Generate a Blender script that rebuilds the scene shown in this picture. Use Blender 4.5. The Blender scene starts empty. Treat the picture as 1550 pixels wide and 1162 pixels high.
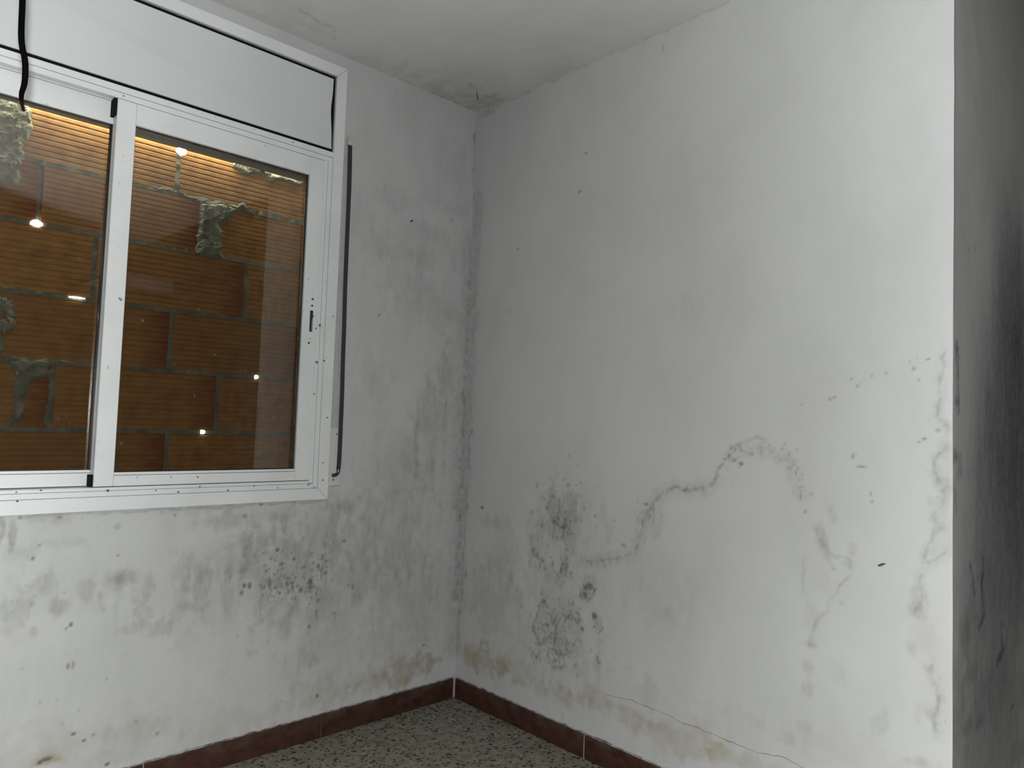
import bpy, bmesh, math, random
import numpy as np
from mathutils import Vector, Matrix

# ------------------------------------------------------------------ camera, world, light, exposure
scene = bpy.context.scene
C = scene.collection
CAM_POS = Vector((-1.9973, -2.3900, 1.1493))
CAM_RIGHT = Vector((0.72351753, -0.68944684, 0.03443013))
CAM_UP = Vector((-0.06203398, -0.01526278, 0.99795733))
CAM_FWD = Vector((0.68751303, 0.72417546, 0.05381202))
cam_data = bpy.data.cameras.new('camera')
cam_data.sensor_fit = 'HORIZONTAL'
cam_data.sensor_width = 36.0
cam_data.lens = 1099.72 / 1550.0 * 36.0
cam_data.clip_start = 0.02
cam = bpy.data.objects.new('camera', cam_data)
cam.matrix_world = Matrix(((CAM_RIGHT.x, CAM_UP.x, -CAM_FWD.x, CAM_POS.x),
                           (CAM_RIGHT.y, CAM_UP.y, -CAM_FWD.y, CAM_POS.y),
                           (CAM_RIGHT.z, CAM_UP.z, -CAM_FWD.z, CAM_POS.z),
                           (0, 0, 0, 1)))
C.objects.link(cam)
scene.camera = cam

world = bpy.data.worlds.new('world')
scene.world = world
world.use_nodes = True
world.node_tree.nodes['Background'].inputs[0].default_value = (0.6, 0.7, 0.8, 1)
world.node_tree.nodes['Background'].inputs[1].default_value = 0.3

# the phone's flash, held just above the lens
flash = bpy.data.lights.new('phone_flash', 'SPOT')
flash.energy = 250.0
flash.color = (0.985, 1.0, 0.995)
flash.spot_size = math.radians(172)
flash.spot_blend = 0.12
flash.shadow_soft_size = 0.012
# its lens spreads the beam: a little weaker on the axis than towards the edges
flash.use_nodes = True
lnt = flash.node_tree
l_em = next(n for n in lnt.nodes if n.type == 'EMISSION')
l_tc = lnt.nodes.new('ShaderNodeTexCoord'); l_sx = lnt.nodes.new('ShaderNodeSeparateXYZ')
l_ab = lnt.nodes.new('ShaderNodeMath'); l_ab.operation = 'ABSOLUTE'
l_mr = lnt.nodes.new('ShaderNodeMapRange'); l_mr.interpolation_type = 'SMOOTHSTEP'
lnt.links.new(l_tc.outputs['Normal'], l_sx.inputs[0]); lnt.links.new(l_sx.outputs[2], l_ab.inputs[0]); lnt.links.new(l_ab.outputs[0], l_mr.inputs[0])
for i, x in enumerate((0.72, 1.0, 1.33, 0.56)): l_mr.inputs[i + 1].default_value = x
lnt.links.new(l_mr.outputs[0], l_em.inputs[1])
flash_ob = bpy.data.objects.new('phone_flash', flash)
flash_ob.location = CAM_POS + CAM_UP * 0.03 - CAM_FWD * 0.01
flash_ob.rotation_euler = CAM_FWD.to_track_quat('-Z', 'Y').to_euler()
C.objects.link(flash_ob)

# warm light falling into the cavity between window and brick infill, above the window head
cav = bpy.data.lights.new('cavity_light', 'AREA')
cav.shape = 'RECTANGLE'
cav.size = 1.30
cav.size_y = 0.02
cav.energy = 13.0
cav.color = (1.0, 0.94, 0.64)
cav_ob = bpy.data.objects.new('cavity_light', cav)
cav_ob.location = (-1.36, 0.1535, 2.092)
cav_ob.rotation_euler = Vector((0, 0.05, -1)).to_track_quat('-Z', 'Y').to_euler()
C.objects.link(cav_ob)

scene.view_settings.view_transform = 'Standard'
scene.view_settings.look = 'None'
scene.view_settings.exposure = 0.0
scene.view_settings.gamma = 1.0
scene.view_settings.use_curve_mapping = False

# stains and darker tones measured on each wall, in metres along the wall: (channel, u, v, radius u, radius v, amount)
# channels: 0 grey film and plain darkening, 1 mould speckle, 2 ochre damp, 3 crisp dark dot
STAIN_TONE_BLOBS = {
 'L': [(0,-1.592,0.792,0.0106,0.0433,0.75),(0,-1.621,0.805,0.0075,0.0321,0.7),(0,-1.484,0.832,0.0229,0.0187,0.35),(0,-1.533,0.842,0.0476,0.0147,0.25),(0,-1.566,0.748,0.0464,0.0454,0.25),(0,-1.521,0.653,0.0636,0.0404,0.35),(0,-1.466,0.59,0.0329,0.0336,0.42),(0,-1.409,0.625,0.0274,0.0267,0.35),(0,-1.579,0.589,0.0458,0.0395,0.28),(0,-1.595,0.547,0.0211,0.0357,0.2),(0,-1.322,0.633,0.029,0.0392,0.5),(0,-1.301,0.65,0.0477,0.0276,0.4),(0,-1.32,0.55,0.0108,0.043,0.35),(0,-1.25,0.565,0.0416,0.052,0.5),(0,-1.239,0.607,0.0267,0.0523,0.4),(0,-1.274,0.493,0.0558,0.0198,0.28),(0,-1.331,0.8,0.0126,0.0118,0.4),(0,-1.447,0.765,0.067,0.0189,0.2),(0,-1.178,0.478,0.0434,0.0286,0.3),(0,-1.156,0.515,0.032,0.0329,0.22),(0,-1.086,0.566,0.0375,0.0841,0.4),(0,-1.087,0.65,0.0501,0.0632,0.3),(0,-0.988,0.596,0.0199,0.1083,0.35),(0,-0.977,0.67,0.0668,0.0653,0.3),(0,-1.032,0.793,0.1299,0.0301,0.25),(0,-0.926,0.698,0.0275,0.0663,0.4),(0,-0.875,0.727,0.0331,0.0584,0.45),(0,-0.836,0.758,0.029,0.0681,0.4),(0,-0.671,0.733,0.079,0.0948,0.35),(0,-0.561,0.689,0.0836,0.0975,0.25),(0,-0.792,0.617,0.1479,0.1373,0.28),(0,-0.734,0.473,0.1521,0.0926,0.2),(0,-0.605,0.489,0.0678,0.0479,0.22),(0,-0.48,0.484,0.0578,0.0346,0.2),(0,-0.442,0.603,0.1772,0.1503,0.18),(0,-0.327,0.72,0.1878,0.2067,0.15),(0,-1.098,0.84,0.1043,0.0254,0.25),(0,-0.826,0.802,0.1215,0.0319,0.25),(0,-0.595,0.812,0.0439,0.0485,0.3),(0,-0.554,0.822,0.028,0.0343,0.4),(0,-0.257,1.864,0.3305,0.1081,0.17),(0,-0.395,2.023,0.1397,0.0473,0.2),(0,-0.092,2.039,0.1251,0.0395,0.2),(0,-0.226,1.925,0.1007,0.0382,0.14),(0,-0.254,1.81,0.1653,0.0378,0.16),(0,-0.314,1.692,0.1925,0.0797,0.17),(0,-0.21,1.599,0.2353,0.0815,0.16),(0,-0.495,1.612,0.088,0.203,0.1),(0,-0.094,1.363,0.0353,0.1663,0.3),(0,-0.129,1.36,0.0486,0.11,0.25),(0,-0.189,1.192,0.0876,0.1351,0.2),(0,-0.279,1.004,0.0451,0.1053,0.25),(0,-0.248,1.031,0.0131,0.1327,0.3),(0,-0.264,0.833,0.0162,0.0579,0.35),(0,-0.338,0.927,0.1875,0.1296,0.15),(0,-0.194,0.95,0.0335,0.0537,0.2),(0,-0.168,1.112,0.0679,0.2438,0.2),(0,-0.475,1.232,0.1176,0.1768,0.1),(0,-0.102,2.236,0.0893,0.113,0.16),(0,-0.447,1.259,0.0597,0.0509,0.15),(0,-0.481,1.333,0.1175,0.0759,0.12),(0,0.002,2.388,0.0188,0.0174,0.7),(0,0.002,2.241,0.015,0.0145,0.6),(0,-0.115,1.997,0.0177,0.0168,0.4),(0,-0.01,1.109,0.0146,0.0168,0.6),(1,-0.742,0.612,0.0962,0.0696,0.45),(1,-0.763,0.546,0.11,0.046,0.55),(1,-0.666,0.627,0.0527,0.0947,0.4),(1,-0.823,0.52,0.0726,0.0679,0.35),(1,-0.856,0.48,0.0949,0.0672,0.3),(1,-0.615,0.669,0.0542,0.0721,0.35),(1,-0.794,0.663,0.0986,0.0458,0.3),(1,-1.521,0.644,0.0954,0.0551,0.3),(1,-1.499,0.807,0.0973,0.0465,0.35),(1,-1.01,0.803,0.1753,0.039,0.42),(1,-1.406,0.497,0.0684,0.076,0.3),(1,-0.935,0.655,0.114,0.0881,0.3),(1,-0.604,0.465,0.0543,0.0335,0.35),(1,-1.264,0.482,0.0561,0.0278,0.4),(1,-1.163,0.567,0.1196,0.0616,0.25),(1,-0.902,0.465,0.0694,0.031,0.3),(1,-1.512,0.488,0.0956,0.11,0.2),(1,-0.648,0.296,0.0687,0.0472,0.35),(1,-1.199,0.182,0.0773,0.0402,0.35),(1,-0.553,0.797,0.0393,0.0539,0.5),(1,-0.171,0.179,0.1334,0.0794,0.3),(1,-0.672,0.745,0.1317,0.0949,0.25),(2,-0.204,0.173,0.0854,0.0578,0.75),(2,-0.261,0.166,0.1439,0.0647,0.5),(2,-0.374,0.144,0.1816,0.0554,0.45),(2,-0.587,0.154,0.1904,0.0597,0.28),(2,-0.674,0.301,0.0678,0.0422,0.28),(2,-0.766,0.592,0.1374,0.1037,0.22),(2,-0.999,0.802,0.0485,0.0391,0.35),(2,-1.053,0.799,0.0299,0.0299,0.25),(2,-1.473,0.162,0.0259,0.011,0.9),(2,-1.484,0.179,0.0386,0.0256,0.4),(2,-1.255,0.177,0.112,0.0493,0.3),(2,-1.495,0.204,0.112,0.0731,0.2),(2,-1.563,0.515,0.0308,0.0361,0.15),(2,-1.526,0.521,0.0126,0.0256,0.4),(2,-0.883,0.123,0.2088,0.055,0.25),(2,-0.54,0.809,0.0395,0.0344,0.3),(2,-1.392,0.12,0.2049,0.0377,0.2),(2,-0.454,0.829,0.0413,0.0352,0.2),(3,-0.82,0.684,0.0073,0.0068,1),(3,-0.931,0.576,0.0068,0.0088,1),(3,-0.913,0.574,0.0069,0.0111,0.9),(3,-0.939,0.553,0.0068,0.0088,0.8),(3,-1.438,0.53,0.005,0.0066,1),(3,-1.449,0.521,0.0042,0.0047,0.7),(3,-1.542,0.728,0.0039,0.0055,0.9),(3,-1.528,0.763,0.0032,0.0037,0.7),(3,-1.413,0.217,0.0068,0.0047,1),(3,-1.385,0.192,0.0052,0.0047,1),(3,-1.361,0.201,0.0035,0.0038,0.7),(3,-1.319,0.106,0.0072,0.0058,1),(3,-1.492,0.16,0.0064,0.0055,1),(3,-1.477,0.165,0.0146,0.0055,0.9),(3,-0.64,0.148,0.0066,0.0071,1),(3,-0.685,0.4,0.0065,0.0059,0.8),(3,-1.438,0.413,0.0042,0.0094,0.7),(3,-1.425,0.414,0.0034,0.0132,0.6),(3,-0.171,0.242,0.01,0.0053,0.7),(3,-0.559,0.693,0.0084,0.0061,0.7),(3,-0.688,0.557,0.0078,0.0141,0.9),(3,-0.843,0.574,0.0072,0.018,0.8),(3,-0.759,0.563,0.0075,0.0069,0.9),(3,-0.725,0.534,0.0077,0.0093,0.9),(3,-0.888,0.844,0.0071,0.0045,0.8),(3,-0.944,0.807,0.0091,0.0066,0.6),(3,-1.168,0.825,0.006,0.0062,0.5),(3,-1.484,0.837,0.0049,0.0037,0.7),(3,-1.579,0.843,0.0046,0.0036,0.6),(3,-0.756,0.646,0.0063,0.0069,0.8),(3,-0.8,0.634,0.0074,0.0069,0.7),(3,-0.66,0.61,0.0066,0.0071,0.8),(3,-0.629,0.583,0.0067,0.0072,0.7),(3,-0.45,1.549,0.006,0.0051,0.7),(3,-0.324,1.945,0.0032,0.0027,0.3),(3,-1.246,0.21,0.0056,0.004,0.5),(3,-1.183,0.158,0.0059,0.0061,0.6),(3,-1.326,0.714,0.0045,0.0029,0.7),(0,-0.497,0.535,0.3444,0.2961,0.16),(0,-0.251,0.453,0.2261,0.3138,0.14),(0,-0.692,0.63,0.2341,0.1646,0.14),(0,-0.974,0.551,0.267,0.1303,0.12),(0,-1.456,0.635,0.1992,0.0939,0.12),(3,-0.815,0.612,0.0034,0.0052,0.6704216577383806),(3,-0.866,0.533,0.0049,0.0056,0.4062167374587801),(3,-0.644,0.578,0.0058,0.0061,0.3850559686545997),(3,-0.513,0.517,0.0048,0.0088,0.726034612062637),(3,-0.686,0.524,0.0067,0.0059,0.4047445897542135),(3,-0.7,0.504,0.0059,0.0051,0.37794885204921574),(3,-0.841,0.559,0.004,0.0071,0.3939207653339517),(3,-0.798,0.617,0.0058,0.006,0.49180713129188003),(3,-0.655,0.429,0.005,0.0076,0.4205047315304032),(3,-0.748,0.575,0.0042,0.0078,0.3915832195718566),(3,-0.803,0.593,0.0043,0.005,0.5647097453800511),(3,-0.724,0.611,0.0038,0.0058,0.7367528039833612),(3,-0.826,0.649,0.0035,0.0043,0.7369444288632561),(3,-0.95,0.655,0.0045,0.0073,0.38677103018054676),(3,-0.735,0.549,0.0036,0.0066,0.4054042274548381),(3,-0.822,0.555,0.0034,0.0063,0.3224726135690287),(3,-0.533,0.526,0.004,0.0055,0.6623505726825483),(3,-0.875,0.571,0.0046,0.0045,0.5505902435714385),(3,-0.759,0.593,0.0049,0.0056,0.5799563499106488),(3,-0.658,0.451,0.0066,0.0063,0.5751018873668512),(3,-0.859,0.564,0.0048,0.005,0.48842552954171825),(3,-0.756,0.548,0.0055,0.0057,0.733640582672029),(3,-0.641,0.637,0.0053,0.0041,0.4272564790667504),(3,-0.769,0.666,0.004,0.0051,0.5444285976362142),(3,-0.864,0.635,0.0065,0.0057,0.5407395358477005),(3,-0.792,0.59,0.0039,0.0078,0.5963707389934112),(3,-0.689,0.539,0.0066,0.0057,0.7340341194614377),(3,-0.645,0.645,0.0054,0.0073,0.6322338719457219),(3,-0.842,0.657,0.0049,0.007,0.6367384822592641),(3,-0.717,0.614,0.0048,0.0056,0.3916064396681086),(3,-0.635,0.586,0.0073,0.0057,0.3073084339489758),(3,-0.713,0.614,0.0042,0.0078,0.5843531116586088),(3,-0.746,0.508,0.0056,0.0069,0.47672132797210637),(3,-0.825,0.602,0.0067,0.004,0.5419660165299832),(3,-0.652,0.597,0.0071,0.0058,0.4618699553871962),(3,-0.653,0.488,0.0057,0.0079,0.6408697928184106),(3,-0.602,0.554,0.0073,0.0045,0.4647202485993531),(3,-0.695,0.467,0.0049,0.0038,0.5381319054382396),(3,-0.694,0.54,0.0054,0.0076,0.5717248993127501),(3,-0.587,0.433,0.0063,0.006,0.5251061270657469),(3,-0.78,0.565,0.0053,0.0073,0.35345522057215767),(3,-0.846,0.622,0.0039,0.0039,0.6816516936017163),(3,-0.663,0.514,0.0039,0.0061,0.6390449325828731),(3,-0.689,0.481,0.007,0.0059,0.3413704184880155),(3,-0.777,0.561,0.0066,0.0078,0.7154192279784304),(3,-0.749,0.582,0.0071,0.0042,0.46548724257019236),(3,-0.857,0.616,0.0065,0.0041,0.6703420209949882),(3,-0.803,0.533,0.0065,0.0059,0.6317854974996403),(3,-0.649,0.634,0.0044,0.005,0.6811597657452719),(3,-0.823,0.554,0.0059,0.0062,0.5812330527541529),(3,-0.631,0.627,0.0053,0.007,0.5931341551968626),(3,-0.681,0.625,0.0048,0.0051,0.7494275720929799),(3,-0.714,0.592,0.0038,0.0083,0.36255524840608266),(3,-0.679,0.536,0.0063,0.0066,0.4811731457511564),(3,-0.741,0.552,0.0039,0.0073,0.5864015282537198),(3,-0.681,0.502,0.0049,0.004,0.5508336881081229),(3,-0.809,0.633,0.0043,0.0056,0.5011719408461872),(3,-0.661,0.444,0.0039,0.0081,0.4215246078678461),(3,-0.746,0.616,0.0049,0.0051,0.3848252289545493),(3,-0.661,0.528,0.0058,0.0079,0.4329307875636086),(3,-0.796,0.093,0.0043,0.0035,0.37678836665505666),(3,-0.994,0.367,0.0032,0.005,0.25093609958224716),(3,-1.156,0.708,0.0031,0.0048,0.35932694293707856),(3,-1.46,0.623,0.0023,0.0031,0.418301630721605),(3,-1.183,0.441,0.0039,0.0046,0.2074554139014549),(3,-1.46,0.325,0.0024,0.004,0.2381659750649605),(3,-0.863,0.443,0.0037,0.004,0.23097296607212706),(3,-1.162,0.406,0.0043,0.0038,0.2226593467262384),(3,-1.099,0.363,0.0035,0.0028,0.2599213592718188),(3,-0.908,0.145,0.0032,0.0031,0.19024900747432602),(3,-0.946,0.413,0.0044,0.0039,0.384656627644321),(3,-1.52,0.771,0.0023,0.0041,0.2133012966711872),(3,-1.58,0.589,0.0023,0.0032,0.4282416290572475),(3,-1.593,0.772,0.0028,0.0038,0.3272337888356942),(3,-1.283,0.42,0.0026,0.0035,0.34407729364651557),(3,-1.443,0.253,0.0035,0.0025,0.4298201613358066),(3,-0.778,0.162,0.0043,0.0052,0.42507816290881273),(3,-0.777,0.081,0.0054,0.004,0.20948180427484733),(3,-0.616,0.144,0.0046,0.0037,0.22705040912522384),(3,-1.058,0.797,0.0033,0.0029,0.4405672918492374),(3,-0.589,0.739,0.0057,0.0043,0.19118002529627065),(3,-1.501,0.326,0.0023,0.0042,0.3823061381251189),(3,-1.536,0.614,0.0032,0.0038,0.15633026167820022),(3,-0.57,0.246,0.0041,0.0046,0.1971882473010925),(3,-1.426,0.832,0.0025,0.0032,0.44001980136986585),(3,-0.758,0.066,0.0042,0.0053,0.3536949683398413),(3,-0.56,0.615,0.0035,0.0042,0.26964398655455446),(3,-0.558,0.049,0.0055,0.0051,0.3519639147494312),(3,-0.818,0.196,0.0043,0.003,0.29067906548510275),(3,-1.001,0.705,0.0043,0.0033,0.3668243043209694),(3,-0.727,0.715,0.0051,0.0055,0.3873982666581851),(3,-0.672,0.265,0.0057,0.0043,0.2553840557528639),(3,-1.417,0.454,0.0022,0.0036,0.3639280155531328),(3,-1.262,0.378,0.0027,0.0035,0.16509526332128305),(3,-1.224,0.461,0.0032,0.0028,0.25665806114150747),(3,-1.483,0.587,0.0031,0.0038,0.27130752088862164),(3,-0.874,0.343,0.0041,0.0051,0.3163713316732707),(3,-0.879,0.084,0.0033,0.0041,0.36538832507283303),(3,-1.385,0.806,0.0028,0.0028,0.2467814226566084),(3,-1.335,0.355,0.0039,0.0043,0.403669032775567),(3,-1.022,0.345,0.0026,0.0035,0.2860064787762012),(3,-1.288,0.526,0.0025,0.0029,0.2538849509888546),(3,-1.181,0.715,0.0027,0.0038,0.25950348332374473),(3,-0.736,0.056,0.0054,0.003,0.3841683239161605),(3,-0.979,0.612,0.0034,0.0043,0.43387459885073965),(3,-1.403,0.282,0.0036,0.004,0.4492633515333492),(3,-1.585,0.615,0.0032,0.004,0.2648228751191093),(3,-1.55,0.428,0.0023,0.0034,0.2769903310296834),(3,-0.596,0.16,0.0046,0.0034,0.17361714960178834),(3,-0.66,0.634,0.0036,0.0052,0.2959158320347105),(2,-0.952,0.151,0.7369,0.1296,0.12),(2,-0.425,0.278,0.3551,0.2245,0.12),(2,-0.789,0.572,0.3453,0.183,0.1)],
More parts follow.
